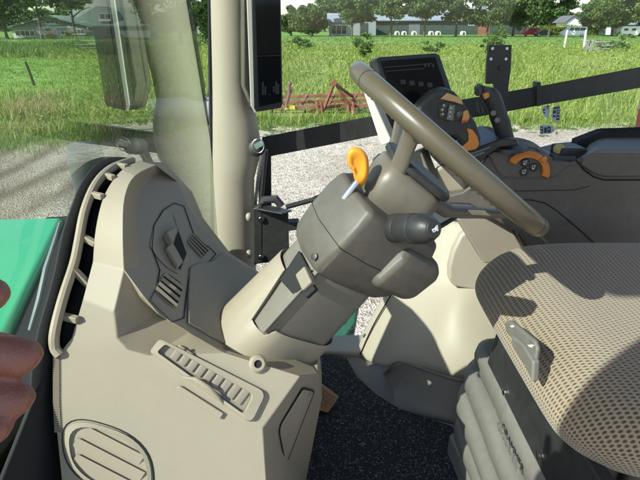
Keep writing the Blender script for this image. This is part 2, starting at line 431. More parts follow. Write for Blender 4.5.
# corner cover
CO = rrect((279, 303, 314, 286), (428, 389, 392, 464), r=.22); CI = [Vector((296, 427)).lerp(p, .9) for p in CO]
mb = MB(); mb.loft([[rf(p.x, p.y, -.001) for p in CO], [rf(p.x, p.y, .0035) for p in CO], [rf(p.x, p.y, .005) for p in CI]], False, True); cov = build('corner_cover', mb, M['beige'], T, bevel=.001)
mb = MB(); mb.tube([rf(p.x, p.y, .0028) for p in [Vector((296, 427)).lerp(q, 1.03) for q in CO]], .0012, 5, closed=True); build('cover_gap', mb, M['frit'], cov)
mb = MB(); mb.lathe(rf(306, 400, .004), RF[1], [(.012, 0), (.012, .002), (.009, .003), (.004, .0022)], 20); build('finger_pad', mb, M['beige'], cov)
# screw boss
mb = MB(); bc = nf(258, 364, .004); mb.lathe(bc, NF[1], [(.013, -.02), (.012, .0), (.009, .003), (.0055, .003), (.005, -.006)], 20); boss = build('screw_boss', mb, M['beige'], dash)
mb = MB(); mb.lathe(bc + NF[1] * .0005, NF[1], [(.0052, -.004), (.0052, .0)], 14); build('screw', mb, M['frit'], boss)

# driver-side facet: raised panel outline, pocket and two vents
pad = [(152, 248), (154, 226), (163, 210), (174, 203), (184, 206), (191, 226), (196, 240), (208, 246), (216, 254), (209, 262), (198, 264), (189, 277), (186, 300), (184, 318), (172, 322), (150, 300), (157, 287), (160, 270)]
mb = MB(); mb.tube([df(x, y, .0012) for x, y in pad], .0008, 5, closed=True); build('panel_gap', mb, M['frit'], dash)
pk = [Vector(p) for p in ((150, 246), (154, 226), (164, 211), (173, 206), (177, 220), (184, 240), (188, 252), (186, 262), (179, 274), (168, 268), (158, 258))]
pc = Vector((170, 243))
mb = MB(); mb.loft([[df(p.x, p.y, .0015) for p in pk], [df(*pc.lerp(p, .86), .001) for p in pk], [df(*(pc.lerp(p, .55) + Vector((6, 8))), -.002) for p in pk]], False, True)
pocket = build('phone_pocket', mb, M['beige'], T)
mb = MB(); mb.prism([df(178, 232, .001), df(186, 254, .001), df(180, 270, .001), df(172, 252, .001)], DF[1] * .0015); build('pocket_opening', mb, M['frit'], pocket)
mb = MB(); mb.prism([df(162, 236, .001), df(174, 229, .001), df(172, 238, .001), df(168, 248, .001)], DF[1] * .012); mb.prism([df(164, 250, .001), df(170, 244, .001), df(181, 264, .001), df(176, 270, .001)], DF[1] * .007)
build_each('pocket_clip', mb, M['beige'], pocket, bevel=.002)
def facet_vent(quad, n):
    q = rrect([p[0] for p in quad], [p[1] for p in quad], r=.3); c = sum(q, Vector((0, 0))) / len(q)
    f = build('facet_vent', frame([c.lerp(p, 1.08) for p in q], q, df, .002, .002, -.002), M['beige'], T)
    mb = MB(); mb.add([df(p.x, p.y, .0012) for p in q], [list(range(len(q)))]); build('vent_duct', mb, M['frit'], f)
    mb = MB(); a, b, d, e = [Vector(p) for p in quad]
    for k in range(n):
        t = (k + .5) / n; p0 = a.lerp(e, t); p1 = b.lerp(d, t); w = (e - a) * .085
        mb.add([df(*(p0 - w), .0042), df(*(p1 - w), .0042), df(*(p1 + w), .0015), df(*(p0 + w), .0015)], [[0, 1, 2, 3]])
    build_each('louvre', mb, M['beige'], f, solid=.0008, smooth=False)
facet_vent(((166, 272), (184, 285), (176, 309), (155, 290)), 4)
facet_vent(((193, 233), (210, 249), (202, 258), (188, 242)), 4)
# darker cover in front of the column
mb = MB(); cvp = [(189, 268), (197, 264), (212, 262), (220, 254), (254, 272), (288, 326), (240, 348), (226, 346), (187, 324), (187, 296)]
mb.prism([df(x, y, .0) for x, y in cvp], DF[1] * .004); build('column_cover', mb, M['beige_dark'], dash, bevel=.003)

# ---------- steering column
HUB = V(.120, .65, -.203); A = Vector((.62, 0, .7846)); E = Vector((.7846, 0, -.62)); W = Vector((0, 1, 0))
CWY = .045
def cs(s, e=0, w=0): return HUB + A * s + E * e + W * w
def ring(s, prof, ce=0, cw=0): return [cs(s, ce + e, cw + w) for e, w in prof]
def circ(r, n=28, k=1.0, ry=None): return [(r * math.cos(2 * math.pi * i / n), (ry or r) * math.sin(2 * math.pi * i / n)) for i in range(n)]
HP = [(-.088, .0), (-.076, -.042), (-.042, -.088), (.0, -.077), (.085, -.035), (.105, .01), (.06, .07), (0, .09), (-.06, .06)]
def hp(k): return [(e * k, w * k) for e, w in HP]
col = build('steering_column', MB().loft([ring(-.40, hp(.83)), ring(-.30, hp(.83)), ring(-.20, hp(.80)), ring(-.12, hp(.78))]), M['grey_light'], T, bevel=.009, seg=4)
# beige boot with a stepped upper edge
n = 64
def rad(d, k):
    a = math.radians(d); dx, dy = math.cos(a), math.sin(a); best = 0
    for i in range(len(HP)):
        (x1, y1), (x2, y2) = HP[i], HP[(i + 1) % len(HP)]; ex, ey = x2 - x1, y2 - y1; den = dx * ey - dy * ex
        if abs(den) < 1e-9: continue
        t = (x1 * ey - y1 * ex) / den; s = (x1 * dy - y1 * dx) / den
        if t > 0 and -1e-6 <= s <= 1 + 1e-6: best = max(best, t)
    return best * k
tops = []
for i in range(n):
    d = 360.0 * i / n
    if 130 < d < 216: h = -.195
    elif 216 <= d < 222: h = -.235
    elif 222 <= d < 252: h = -.285
    else: h = -.268
    tops.append(h)
def bring(hf, bl, grow):      # bl: 0 round foot .. 1 shape of the cover above
    out = []
    for i in range(n):
        d = 360.0 * i / n; r = (1 - bl) * .094 + bl * (sum(rad(d + q, .83) for q in (-14, -7, 0, 7, 14)) / 5 + .0045) + grow; a = math.radians(d)
        out.append(cs(hf(i), r * math.cos(a), r * math.sin(a)))
    return out
mb = MB(); mb.loft([bring(lambda i: -.43, 0, .004), bring(lambda i: -.385, 0, .003), bring(lambda i: -.376, 0, -.001), bring(lambda i: -.34, .35, 0), bring(lambda i: max(-.31, tops[i] - .03) if tops[i] > -.25 else -.305, .85, 0), bring(lambda i: tops[i] - .003, 1, .0005), bring(lambda i: tops[i], 1, -.001), bring(lambda i: tops[i] - .02, 1, -.009)], False, False)
build('column_boot', mb, M['beige'], col, ang=40)
mb = MB(); mb.loft([ring(-.45, circ(.104)), ring(-.392, circ(.103)), ring(-.382, circ(.094))]); build('boot_collar', mb, M['kick'], col)
# ribs on the middle cover
mb = MB()
for e, w in ((-.036, -.0735),):
    k = 1 / .83; mb.bar(cs(-.28, e, w), cs(-.15, e * .955, w * .955), .007, .006, up=tuple((E * -.55 + W * -.83)))
build_each('cover_rib', mb, M['grey_light'], col, bevel=.002)
fn_ = (E * -.80 + W * -.60).normalized(); tg = (E * .60 + W * -.80).normalized(); c0 = cs(0, -.0475, -.054)
mb = MB(); mb.prism([c0 + A * -.212 + tg * -.016, c0 + A * -.205 + tg * .022, c0 + A * -.165 + tg * .027, c0 + A * -.160 + tg * -.024], fn_ * .004); build('tilt_recess', mb, M['frit'], col, bevel=.003)
# head housing: square section stood on edge
def sq(r, c=.28):
    out = []
    for k in range(4):
        a = math.pi / 2 * k; p = (r * math.cos(a), r * math.sin(a)); q = (r * math.cos(a + math.pi / 2), r * math.sin(a + math.pi / 2)); o = (r * math.cos(a - math.pi / 2), r * math.sin(a - math.pi / 2))
        out.append((p[0] + (o[0] - p[0]) * c / 2, p[1] + (o[1] - p[1]) * c / 2)); out.append((p[0] + (q[0] - p[0]) * c / 2, p[1] + (q[1] - p[1]) * c / 2))
    return out
mb = MB(); mb.loft([ring(-.160, hp(.84), .0), ring(-.142, hp(.98), .002), ring(-.105, hp(1.06), .006), ring(-.066, hp(1.05), .006), ring(-.040, hp(.97), .004)])
head = build('switch_housing', mb, M['grey'], T, bevel=.008, seg=4)
mb = MB(); mb.tube(ring(-.103, hp(1.058), .006), .0007, 5, closed=True); build('housing_gap', mb, M['frit'], head)
# lower bulge under the stalk
mb = MB(); mb.loft([ring(-.130, hp(.44), .062, -.026), ring(-.118, hp(.56), .064, -.026), ring(-.07, hp(.58), .068, -.026), ring(-.056, hp(.46), .064, -.026)])
build('stalk_housing', mb, M['grey'], head, bevel=.008, seg=3)
# tilt lever in the recess
mb = MB(); lc = c0 + tg * .020 + A * -.172 + fn_ * .006
mb.loft([[lc + tg * a_ + A * b_ + fn_ * h_ for a_, b_ in ((-.012, -.008), (.016, -.012), (.018, .008), (-.010, .012))] for h_ in (-.002, .010)]); lev = build('tilt_lever', mb, M['beige_dark'], T, bevel=.003)
mb = MB(); mb.prism([lc + tg * .012 + A * -.016 + fn_ * -.004, lc + tg * .024 + A * -.016 + fn_ * -.004, lc + tg * .026 + A * .004 + fn_ * -.004, lc + tg * .014 + A * .004 + fn_ * -.004], fn_ * .008); build('lever_clip', mb, M['frit'], lev, bevel=.002)
mb = MB(); hb = cs(-.140, -.052, -.074); mb.lathe(hb, -E * .75 - W * .66, [(.005, -.004), (.005, .001), (.003, .0015)], 12); build('housing_screw', mb, M['black'], head)
# wheel hub
mb = MB(); hs = lambda e, w, k=.55: [(e * math.copysign(abs(math.cos(t)) ** k, math.cos(t)), w * math.copysign(abs(math.sin(t)) ** k, math.sin(t))) for t in [2 * math.pi * i / 28 for i in range(28)]]
steer = build('steering_wheel', MB().tube([cs(.073, .027 + .169 * math.cos(t), CWY + .163 * math.sin(t)) for t in [2 * math.pi * i / 72 for i in range(72)]], .0138, 18, closed=True), M['wheel'], T)
mb.loft([ring(-.062, hs(.034, .034), 0.004), ring(-.05, hs(.047, .047), .002), ring(-.01, hs(.052, .052)), ring(.012, hs(.05, .05)), ring(.018, hs(.044, .044))])
hub = build('wheel_hub', mb, M['spoke'], steer, ang=50)
mb = MB(); mb.loft([ring(.018, hs(.052, .052)), ring(.026, hs(.053, .053)), ring(.031, hs(.048, .048))]); build('hub_cap', mb, M['black'], hub, bevel=.002)
mb = MB(); mb.loft([ring(-.064, circ(.05)), ring(-.056, circ(.054)), ring(-.05, circ(.05))]); build('hub_ring', mb, M['grey'], hub)
for d, sw in ((112, 1), (352, 1), (232, 1)):
    t = math.radians(d); r = E * math.cos(t) + W * math.sin(t); side = A.cross(r)
    rings = []
    for k, (s, rr, w, h) in enumerate(((.002, .03, .017, .012), (.006, .07, .014, .011), (.03, .10, .0125, .009), (.06, .140, .013, .008), (.071, .166, .015, .008))):
        c = HUB + A * s + r * rr + (W * CWY + E * .027) * min(1, rr / .14)
        rings.append([c + side * (w * math.cos(q)) + A * (h * math.sin(q)) for q in [2 * math.pi * i / 14 for i in range(14)]])
    build('wheel_spoke', MB().loft(rings), M['spoke'], steer)
# finger grips on the inner underside of the rim, and the joint in the rim's skin
mb = MB()
for i in range(84):
    t = 2 * math.pi * i / 84
    mb.ball(cs(.0645, .027 + .158 * math.cos(t), CWY + .155 * math.sin(t)), .0068, 8)
build('finger_grips', mb, M['wheel'], steer)
mb = MB()
for d in (312, 200, 75):
    t = math.radians(d); o = cs(.073, .027 + .169 * math.cos(t), CWY + .163 * math.sin(t)); ax = (-E * math.sin(t) + W * math.cos(t))
    mb.lathe(o, ax, [(.01405, -.0006), (.01405, .0006)], 20)
build_each('rim_seam', mb, M['black'], steer)
# indicator stalk with horn button
s0 = P(384, 228, .60); s1 = P(433, 229, .525); ax = (s1 - s0).normalized()
Ls = (s1 - s0).length
mb = MB(); mb.lathe(s0, ax, [(.010, -.03), (.012, .0), (.0165, .01), (.019, .02), (.0195, .035), (.0188, .037), (.0195, .039), (.0195, Ls - .03), (.0185, Ls - .029), (.0192, Ls - .026), (.0175, Ls - .008), (.0135, Ls - .002), (.012, Ls)], 28)
stalk = build('indicator_stalk', mb, M['black'], T)
mb = MB(); mb.lathe(s1, ax, [(.0118, -.002), (.0118, .0015), (.0105, .0028)], 24); horn = build('horn_button', mb, M['black'], stalk)
ux = ax.cross(Vector((0, 0, 1))).normalized(); uy = ux.cross(ax)
if ux.x > 0: pass
def onb(x, y, o=.0031): return s1 + ax * o + ux * x * .001 + uy * y * .001
mb = MB(); sg = 1 if ux.x > 0 else -1
mb.prism([onb(sg * x, y) for x, y in ((-4.6, .9), (-1, .9), (3.2, 3.6), (3.2, -3.2), (-1, -.9), (-4.6, -.9))], ax * .0003)
mb.tube([onb(sg * x, y) for x, y in ((-3.2, -.9), (-3, -3), (-.6, -3.4), (.4, -2))], .00045, 5)
mb.prism([onb(sg * x, y) for x, y in ((4.1, 4), (4.9, 4), (4.9, -3.4), (4.1, -3.4))], ax * .0003)
build_each('horn_symbol', mb, M['ink'], horn)
mb = MB(); mb.lathe(P(379, 228, .605), ax, [(.014, -.02), (.02, -.012), (.02, .004), (.015, .01)], 16); build('stalk_boot', mb, M['frit'], stalk)
mb = MB(); mb.tube([P(405, 240, .70), P(432, 231, .71), P(446, 223, .72), P(461, 214, .73)], [.005, .0045, .004, .003], 8); build('wiper_stalk', mb, M['black'], T)
# orange-knobbed lever
mb = MB(); mb.tube([P(344, 199, .600), P(351, 190, .602), P(359, 180, .608)], .0048, 12); ol = build('shuttle_lever', mb, M['chrome'], T)
ko = smooth_path([Vector((x, y, 0)) for x, y in ((347, 161), (347.5, 152), (353, 147), (361, 148.5), (367, 155), (369, 166), (368, 178), (363, 185.5), (357, 184.5), (354, 178), (352.5, 171), (349, 167), (347, 161))], 3)[:-1]
kc = Vector((358.5, 165, 0)); mb = MB(); mb.loft([[P(kc.x - 1.5 * (1 - s_) + (p.x - kc.x) * s_, kc.y + (p.y - kc.y) * s_, y_) for p in ko] for s_, y_ in ((.25, .6035), (.45, .6025), (.64, .6003), (.82, .6005), (.95, .604), (1.0, .610), (.98, .618), (.86, .625), (.6, .629), (.3, .63))])
build('knob', mb, M['orange'], ol, ang=80)
mb = MB()
for k in range(7): mb.box(P(348 + k * 3.2, 196 + k * 2.4, .635) + Vector((0, 0, .002)), (.003, .006, .002))
mb.prism([P(345, 192, .64), P(350, 190, .64), P(371, 206, .64), P(368, 210, .64)], (0, .01, -.004)); build_each('lever_gate', mb, M['frit'], col)
mb = MB(); mb.lathe(P(378, 196, .78), (.12, .0, 1), [(.014, 0), (.017, .02), (.02, .045), (.019, .062), (.012, .071), (.004, .073)], 20); build('throttle_knob', mb, M['blacksoft'], T)
# ---------- cab shell: floor, pillars, roof, glass, rail
FLOOR = -.95
def poly(name, pts, mat, parent=T, thick=.01, **k):
    mb = MB(); mb.add(pts, [list(range(len(pts)))]); return build(name, mb, mat, parent, solid=thick, **k)
mb = MB(); mb.box(V(.45, .70, FLOOR - .03), (1.7, 1.22, .05)); build('cab_floor', mb, M['kick'], T)
mb = MB(); mb.box(V(.30, 1.29, FLOOR - .02), (1.5, .10, .06)); build('door_sill', mb, M['cream'], T, bevel=.01)

def pillar(name, path, rx, ry, mat, nseg=20):
    rings = [[Vector((c.x + rx[i] * math.cos(a), c.y + ry[i] * math.sin(a), c.z)) for a in [2 * math.pi * k / nseg for k in range(nseg)]] for i, c in enumerate(path)]
    return build(name, MB().loft(rings), mat, T, ang=60)
pp = [P(229, -120, 1.33), P(230.5, 0, 1.34), P(232, 80, 1.35), P(232.5, 100, 1.35), P(235, 120, 1.35), P(236.5, 140, 1.35), P(236, 158, 1.35), P(234, 178, 1.35), P(235, 240, 1.36), P(238, 300, 1.36), P(240, 420, 1.36)]
front_pillar = pillar('windscreen_pillar', pp, (.046, .049, .052, .053, .062, .067, .067, .059, .060, .066, .07), (.05,) * 11, M['cream'])
mb = MB(); mb.tube([P(209, -100, 1.34), P(210, 60, 1.345), P(212, 200, 1.35), P(214, 300, 1.35)], .005, 8); build('pillar_seal', mb, M['frit'], front_pillar)
lp = [V(-.385, -.07, .75), V(-.385, -.07, .2), V(-.385, -.07, -.3), V(-.39, -.06, -.7)]
pillar('windscreen_pillar', lp, (.045, .05, .055, .06), (.06, .06, .06, .06), M['cream'])
mb = MB(); rp = [(-.71, -.12), (1.45, -.15), (1.45, 1.52), (-.71, 1.42)]
mb.prism([V(x, y, .70) for x, y in rp], (0, 0, .16)); build('cab_roof', mb, M['beige_dark'], T, bevel=.03)
for y in (-.05, 1.47):
    mb = MB(); mb.loft([[V(1.32 + sx * .05, y + sy * .04, z) for sx, sy in ((-1, -1), (1, -1), (1, 1), (-1, 1))] for z in (-.9, .72)]); build('rear_pillar', mb, M['beige_dark'], T, bevel=.01)
# glass
plan = smooth_path([Vector(p) for p in ((-.372, -.02, 0), (-.374, .3, 0), (-.371, .6, 0), (-.362, .85, 0), (-.342, 1.1, 0), (-.306, 1.335, 0))], 6); np_ = len(plan)
mb = MB(); mb.add([V(p.x, p.y, .72) for p in plan] + [V(p.x, p.y, -.72) for p in plan], [[i, i + 1, i + 1 + np_, i + np_] for i in range(np_ - 1)])
ws = build('windscreen', mb, M['windscreen'], T)
mb = MB(); mb.add([V(-.20, 1.455, .70), V(1.30, 1.455, .70), V(1.30, 1.455, -.9), V(-.20, 1.455, -.9)], [[0, 1, 2, 3]])
sw = build('side_window', mb, M['window'], T, smooth=False)
# warning stickers on the side window
SY = 1.452
mb = MB(); mb.prism([P(x, y, SY) for x, y in ((544, 106), (549, 105), (550, 112), (548, 119), (544, 116), (542, 110))], (0, -.001, 0)); mb.prism([P(x, y, SY) for x, y in ((553, 107), (560, 105), (560, 121), (552, 121))], (0, -.001, 0))
mb.prism([P(x, y, SY) for x, y in ((540, 125), (551, 125), (555, 130), (551, 133.5), (540, 134))], (0, -.001, 0)); mb.prism([P(x, y, SY) for x, y in ((555.5, 132), (557.5, 132), (557.5, 134.5), (555.5, 134.5))], (0, -.001, 0))
st = build_each('warning_sticker', mb, flat('sticker_grey', (.50, .56, .62), .5), sw)
mb = MB()
for q in (((543, 109), (545, 109), (545, 114), (543.5, 113)), ((547, 106), (549.4, 105.6), (549.4, 109), (547.5, 109)), ((553.4, 107.4), (559.6, 106.6), (559.6, 108.6), (553.4, 109.2)), ((556.8, 110), (559.6, 109.6), (559.4, 114), (556.6, 114)), ((556.4, 115), (559.4, 115), (559.2, 120), (556.2, 120)), ((553, 110.4), (555.8, 110), (555.6, 113.4), (552.9, 113.8)), ((552.8, 115), (555.4, 115), (555.2, 117.2), (552.6, 117.2)), ((540.6, 126.6), (543, 126.6), (542.6, 133.2), (540.2, 133.2)), ((547.6, 126.6), (550.6, 126.6), (550.6, 132.4), (547.6, 132.6)), ((544.2, 127.4), (546.6, 127.4), (546.6, 132.8), (544.2, 132.8))):
    mb.prism([P(x, y, SY - .0016) for x, y in q], (0, -.0006, 0))
build_each('sticker_print', mb, flat('sticker_print_ink', (.05, .055, .065), .5), sw)
mb = MB()
for (x, y) in ((544.2, 111.4), (548.4, 107.6), (558.2, 111.8), (557.8, 117.4), (541.6, 128.4), (541.2, 131.4), (549, 129.2)):
    mb.lathe(P(x, y, SY - .0024), (0, -1, 0), [(.002, 0), (.002, .0004)], 10)
build_each('sticker_symbol', mb, M['ink'], sw)
# black mounting rail along the side window
mb = MB(); mb.loft([[P(262, 137, 1.40), P(262, 158, 1.40), P(262, 158, 1.43), P(262, 137, 1.43)], [P(400, 110.5, 1.41), P(400, 131, 1.41), P(400, 131, 1.44), P(400, 110.5, 1.44)], [P(548, 84.5, 1.42), P(548, 104, 1.42), P(548, 104, 1.45), P(548, 84.5, 1.45)], [P(860, 25, 1.43), P(860, 49, 1.43), P(860, 49, 1.45), P(860, 25, 1.45)]])
rail_o = build('mounting_rail', mb, M['steel_black'], T, bevel=.002)
mb = MB(); mb.prism([P(537, 82.5, 1.405), P(541, 82, 1.405), P(541, 106, 1.405), P(537, 106.5, 1.405)], (0, .03, 0)); build('rail_clamp', mb, M['steel_black'], rail_o, bevel=.001)
mb = MB(); mb.prism([P(x, y, 1.38) for x, y in ((489, 45), (512, 45), (511, 70), (509, 84), (506, 150), (494, 150), (494, 84), (486, 84), (487, 62))], (0, .012, 0))
br = build('bracket_plate', mb, M['steel_black'], T, bevel=.0015)
mb = MB()
for (x, y) in ((492.5, 48.5), (507, 48.5), (491, 59), (506, 59)): mb.lathe(P(x, y, 1.379), (0, -1, 0), [(.0038, 0), (.0038, .0012)], 12)
build_each('bracket_hole', mb, M['ink'], br)  # discs stand for the plate's holes, daylight behind put in as white
mb = MB(); mb.lathe(P(500, 68, 1.379), (0, -1, 0), [(.006, 0), (.005, .008), (.0, .008)], 8); build('bracket_bolt', mb, M['black'], br)
# black window post and hinge bracket beside the front pillar
mb = MB(); mb.loft([[P(259, 140, 1.40), P(271, 138, 1.40), P(271, 138, 1.43), P(259, 140, 1.43)], [P(258, 260, 1.41), P(272, 260, 1.41), P(272, 260, 1.44), P(258, 260, 1.44)]])
build('window_post', mb, M['steel_black'], T, bevel=.003)
mb = MB(); mb.prism([P(x, y, 1.26) for x, y in ((253, 209), (259, 206), (262, 207), (262, 262), (254, 266))], (0, .03, 0)); mb.prism([P(x, y, 1.262) for x, y in ((258, 207), (288, 212), (289, 258), (276, 262), (258, 264))], (0, .02, 0))
mb.prism([P(255, 208, 1.255), P(282, 213, 1.2), P(292, 210, 1.28), P(265, 204, 1.32)], (0, 0, -.006)); mb.bar(P(286, 225, 1.28), P(299, 224, 1.28), .035, .025)
brk = build('hinge_bracket', mb, M['steel_black'], T, bevel=.004)
mb = MB()
for (x, y) in ((261, 219), (261, 257)): mb.lathe(P(x, y, 1.258), (0, -1, 0), [(.010, 0), (.010, .003), (.007, .003), (.006, .006)], 16)
build_each('hinge_bolt', mb, M['chrome'], brk)
mb = MB()
for (x, y) in ((249, 217), (249, 254)): mb.ball(P(x, y, 1.285), .012, 12, (.8, .8, 1.1))
build_each('bolt_cap', mb, M['cream'], brk)
mb = MB(); mb.tube([P(286, 207, 1.36), P(312, 200, 1.37), P(345, 186, 1.38)], .008, 8); build('window_strut', mb, M['steel_black'], T)
mb = MB(); mb.tube([P(262, 206, 1.3), P(264, 200, 1.3), P(276, 199, 1.3), P(281, 206, 1.3)], .012, 10); build('hinge_cover', mb, M['blacksoft'], brk)
# key switch on the pillar with a ring, gas strut
mb = MB(); mb.lathe(P(257, 148, 1.26), (.2, -1, .3), [(.022, -.02), (.022, .004), (.016, .010), (.012, .012)], 18); ks = build('latch_boss', mb, M['blacksoft'], T)
mb = MB(); mb.tube([P(258 + 6 * math.cos(q), 146 + 7 * math.sin(q), 1.235) for q in [2 * math.pi * k / 20 for k in range(20)]], .0014, 6, closed=True); mb.bar(P(255, 147, 1.24), P(262, 143, 1.235), .005, .014); build('latch_ring', mb, M['chrome'], ks)
mb = MB(); mb.tube([P(262, 152, 1.30), P(258, 180, 1.31), P(255, 207, 1.32)], .005, 8); build('gas_strut', mb, M['chrome'], T)
mb = MB(); mb.tube([P(266, 150, 1.33), P(263, 180, 1.34), P(261, 206, 1.34)], .007, 8); build('strut_sleeve', mb, M['black'], T)

# corner display hung beside the pillar
SC = plane3(P(253, 0, 1.27), P(281, 0, 1.31), P(258, 112, 1.26))
def sc(x, y, o=0): return PP(x, y, SC, o)
nb = -SC[1] * .035
mb = MB(); mb.prism([sc(250, -70), sc(279, -70), sc(281, 0), sc(283, 104), sc(281, 108), sc(257, 112), sc(254, 108), sc(252, 0)], nb)
disp = build('corner_display', mb, M['black'], T, bevel=.002)
mb = MB(); mb.prism([sc(254, -66, .0006), sc(277, -66, .0006), sc(279.5, 0, .0006), sc(281, 102, .0006), sc(259, 107, .0006), sc(255.5, 0, .0006)], SC[1] * .0006); build('display_glass', mb, M['screen'], disp)
mb = MB()
for x, y0, y1 in ((262, 82, 95), (264.5, 86, 95), (273, 86, 92), (275.5, 81, 94), (277.5, 84, 94), (268.5, 94, 95)): mb.prism([sc(x, y0, .0014), sc(x + 1.6, y0, .0014), sc(x + 1.6, y1, .0014), sc(x, y1, .0014)], SC[1] * .0003)
mb.prism([sc(256.5, 56, .0014), sc(280, 55, .0014), sc(280, 55.6, .0014), sc(256.5, 56.6, .0014)], SC[1] * .0003)
build_each('display_bar', mb, M['screen_dim'], disp)
mb = MB(); mb.prism([sc(245, -70, -.001), sc(250, -70, -.001), sc(252, 0, -.001), sc(254.5, 108, -.001), sc(257, 112.5, -.001), sc(255, 113, -.004), sc(251, 106, -.004), sc(247, 0, -.004)], nb * .1); build('display_bezel', mb, M['bezel'], disp, bevel=.002)
mb = MB(); mb.prism([sc(243, -70, -.02), sc(249, -70, -.02), sc(252, 106, -.02), sc(244, 86, -.02)], nb * .6); build('display_back', mb, M['grey'], disp, bevel=.004)
mb = MB(); mb.prism([sc(241, -70, -.043), sc(278, -70, -.043), sc(281, 104, -.043), sc(253, 109, -.043), sc(242, 84, -.043)], nb * .3); build('display_rear_cover', mb, M['console'], disp, bevel=.004)

# touch display on the armrest, seen past the wheel
TS = plane3(P(378, 60, 1.05), P(440, 53, 1.12), P(450, 86, 1.12))
def ts(x, y, o=0): return PP(x, y, TS, o)
nb = -TS[1] * .03
mb = MB(); mb.prism([ts(376, 60), ts(380, 57), ts(436, 53), ts(440, 55), ts(458, 108), ts(458, 140), ts(400, 146), ts(392, 140)], nb)
td = build('touch_display', mb, M['black'], T, bevel=.003)
mb = MB(); mb.prism([ts(381, 61, .0006), ts(435, 57, .0006), ts(452, 108, .0006), ts(400, 130, .0006)], TS[1] * .0005); build('display_glass', mb, M['screen'], td)
mb = MB()
for a, b in (((384, 67), (432, 63)), ((386, 71), (424, 68))): mb.prism([ts(*a, .0013), ts(*b, .0013), ts(b[0], b[1] + .8, .0013), ts(a[0], a[1] + .8, .0013)], TS[1] * .0002)
for x in (424, 427.5, 432): mb.prism([ts(x, 64, .0013), ts(x + 1.8, 64, .0013), ts(x + 2.4, 67, .0013), ts(x + .6, 67, .0013)], TS[1] * .0002)
for k in range(4): mb.prism([ts(400 + k * 9, 80 + k, .0013), ts(405 + k * 9, 79.6 + k, .0013), ts(406 + k * 9, 84 + k, .0013), ts(401 + k * 9, 84.4 + k, .0013)], TS[1] * .0002)
build_each('display_icon', mb, M['screen_dim'], td)
mb = MB(); mb.prism([P(362, 88, 1.0), P(370, 92, 1.0), P(391, 139, 1.0), P(390, 143, 1.0), P(383, 146, 1.0), P(380, 143, 1.0)], (.01, .04, .01)); build('display_edge', mb, M['white'], td, bevel=.003)
mb = MB(); mb.bar(P(418, 150, 1.1), P(432, 185, 1.08), .05, .03); build('display_arm', mb, M['kick'], td, bevel=.006)

# ---------- right-hand fender, sill and side console
def sheet(name, grid, mat, parent=T, thick=.012, sub=2, **k):
    r = [[P(*p) for p in row] for row in grid]
    mb = MB(); mb.loft(r, False, False, closed=False); return build(name, mb, mat, parent, solid=thick, subsurf=sub, **k)
# main lit panel: rows run from the window sill (left, top) down to the dark kick panel
grid = [[(446, 218, 1.33), (424, 238, 1.33), (404, 260, 1.33), (384, 292, 1.32), (366, 322, 1.30), (354, 352, 1.27)],
        [(449, 219, 1.30), (428, 240, 1.30), (409, 263, 1.30), (389, 295, 1.28), (371, 326, 1.26), (358, 357, 1.24)],
        [(470, 222, 1.27), (450, 246, 1.25), (432, 274, 1.24), (408, 312, 1.22), (388, 344, 1.20), (372, 366, 1.19)],
        [(490, 226, 1.25), (470, 262, 1.22), (446, 292, 1.18), (426, 326, 1.15), (410, 350, 1.13), (396, 366, 1.12)],
        [(510, 232, 1.22), (484, 272, 1.20), (452, 302, 1.12), (446, 332, 1.07), (444, 358, 1.04), (440, 378, 1.03)],
        [(530, 240, 1.20), (502, 280, 1.18), (478, 306, 1.12), (476, 334, 1.06), (476, 360, 1.02), (474, 388, 1.00)],
        [(560, 250, 1.18), (540, 290, 1.16), (516, 320, 1.10), (510, 346, 1.05), (508, 370, 1.01), (508, 396, .99)]]
fender = sheet('fender_trim', grid, M['cream'])
mb = MB(); mb.tube(smooth_path([P(409, 263, 1.281), P(391, 295, 1.272), P(373, 326, 1.256), P(360, 355, 1.24)]), .0022, 6); build('trim_gap', mb, M['frit'], fender)
# scooped wheel-arch recess with a bright lip
rc = [(470, 228), (461, 236), (453, 252), (449, 268), (449, 280), (454, 287), (470, 290), (500, 290), (520, 262), (500, 232)]
mb = MB(); mb.prism([P(x, y, 1.155 + .0004 * (290 - y)) for x, y in rc], (0, .03, 0)); build('arch_recess', mb, plastic('taupe_recess', (.36, .315, .25), .5), fender, bevel=.008, seg=3)
# angled console leg
mb = MB(); mb.prism([P(456, 218, 1.10), P(500, 214, 1.10), P(512, 228, 1.09), P(530, 262, 1.08), (P(487, 264, 1.07)), P(484, 264, 1.07)], (0, .05, 0)); build('console_leg', mb, plastic('tan_leg', (.235, .195, .15), .5), T, bevel=.006)
mb = MB(); mb.prism([P(500, 214, 1.095), P(512, 226, 1.085), P(530, 262, 1.075), P(545, 262, 1.08), P(525, 214, 1.1)], (0, .05, 0)); build('leg_cover', mb, M['kick'], T, bevel=.004)
# charcoal kick panel below
g = [[(354, 354, 1.255), (360, 362, 1.235), (372, 374, 1.19), (383, 374, 1.165), (392, 364, 1.13), (403, 362, 1.10), (430, 371, 1.04), (460, 380, 1.0), (500, 384, .98), (530, 386, .98)],
     [(354, 366, 1.25), (361, 374, 1.22), (374, 384, 1.175), (386, 386, 1.145), (396, 382, 1.11), (408, 382, 1.07), (432, 390, 1.015), (460, 398, .98), (500, 402, .96), (530, 404, .96)]]
bt = [PZ(x, y, CAMZ + FLOOR) for x, y in ((357, 386), (363, 393), (376, 403), (388, 408), (399, 411), (412, 416), (434, 421), (455, 426), (500, 440), (530, 450))]
mb = MB(); r = [[P(*p) for p in row] for row in g] + [bt]
mb.loft(r, False, False, closed=False); kick = build('kick_panel', mb, M['kick'], T, solid=.012, subsurf=2)
mb = MB(); mb.tube([p + Vector((0, -.004, .002)) for p in smooth_path(r[0])], .004, 8); build('kick_bead', mb, M['kick'], kick)
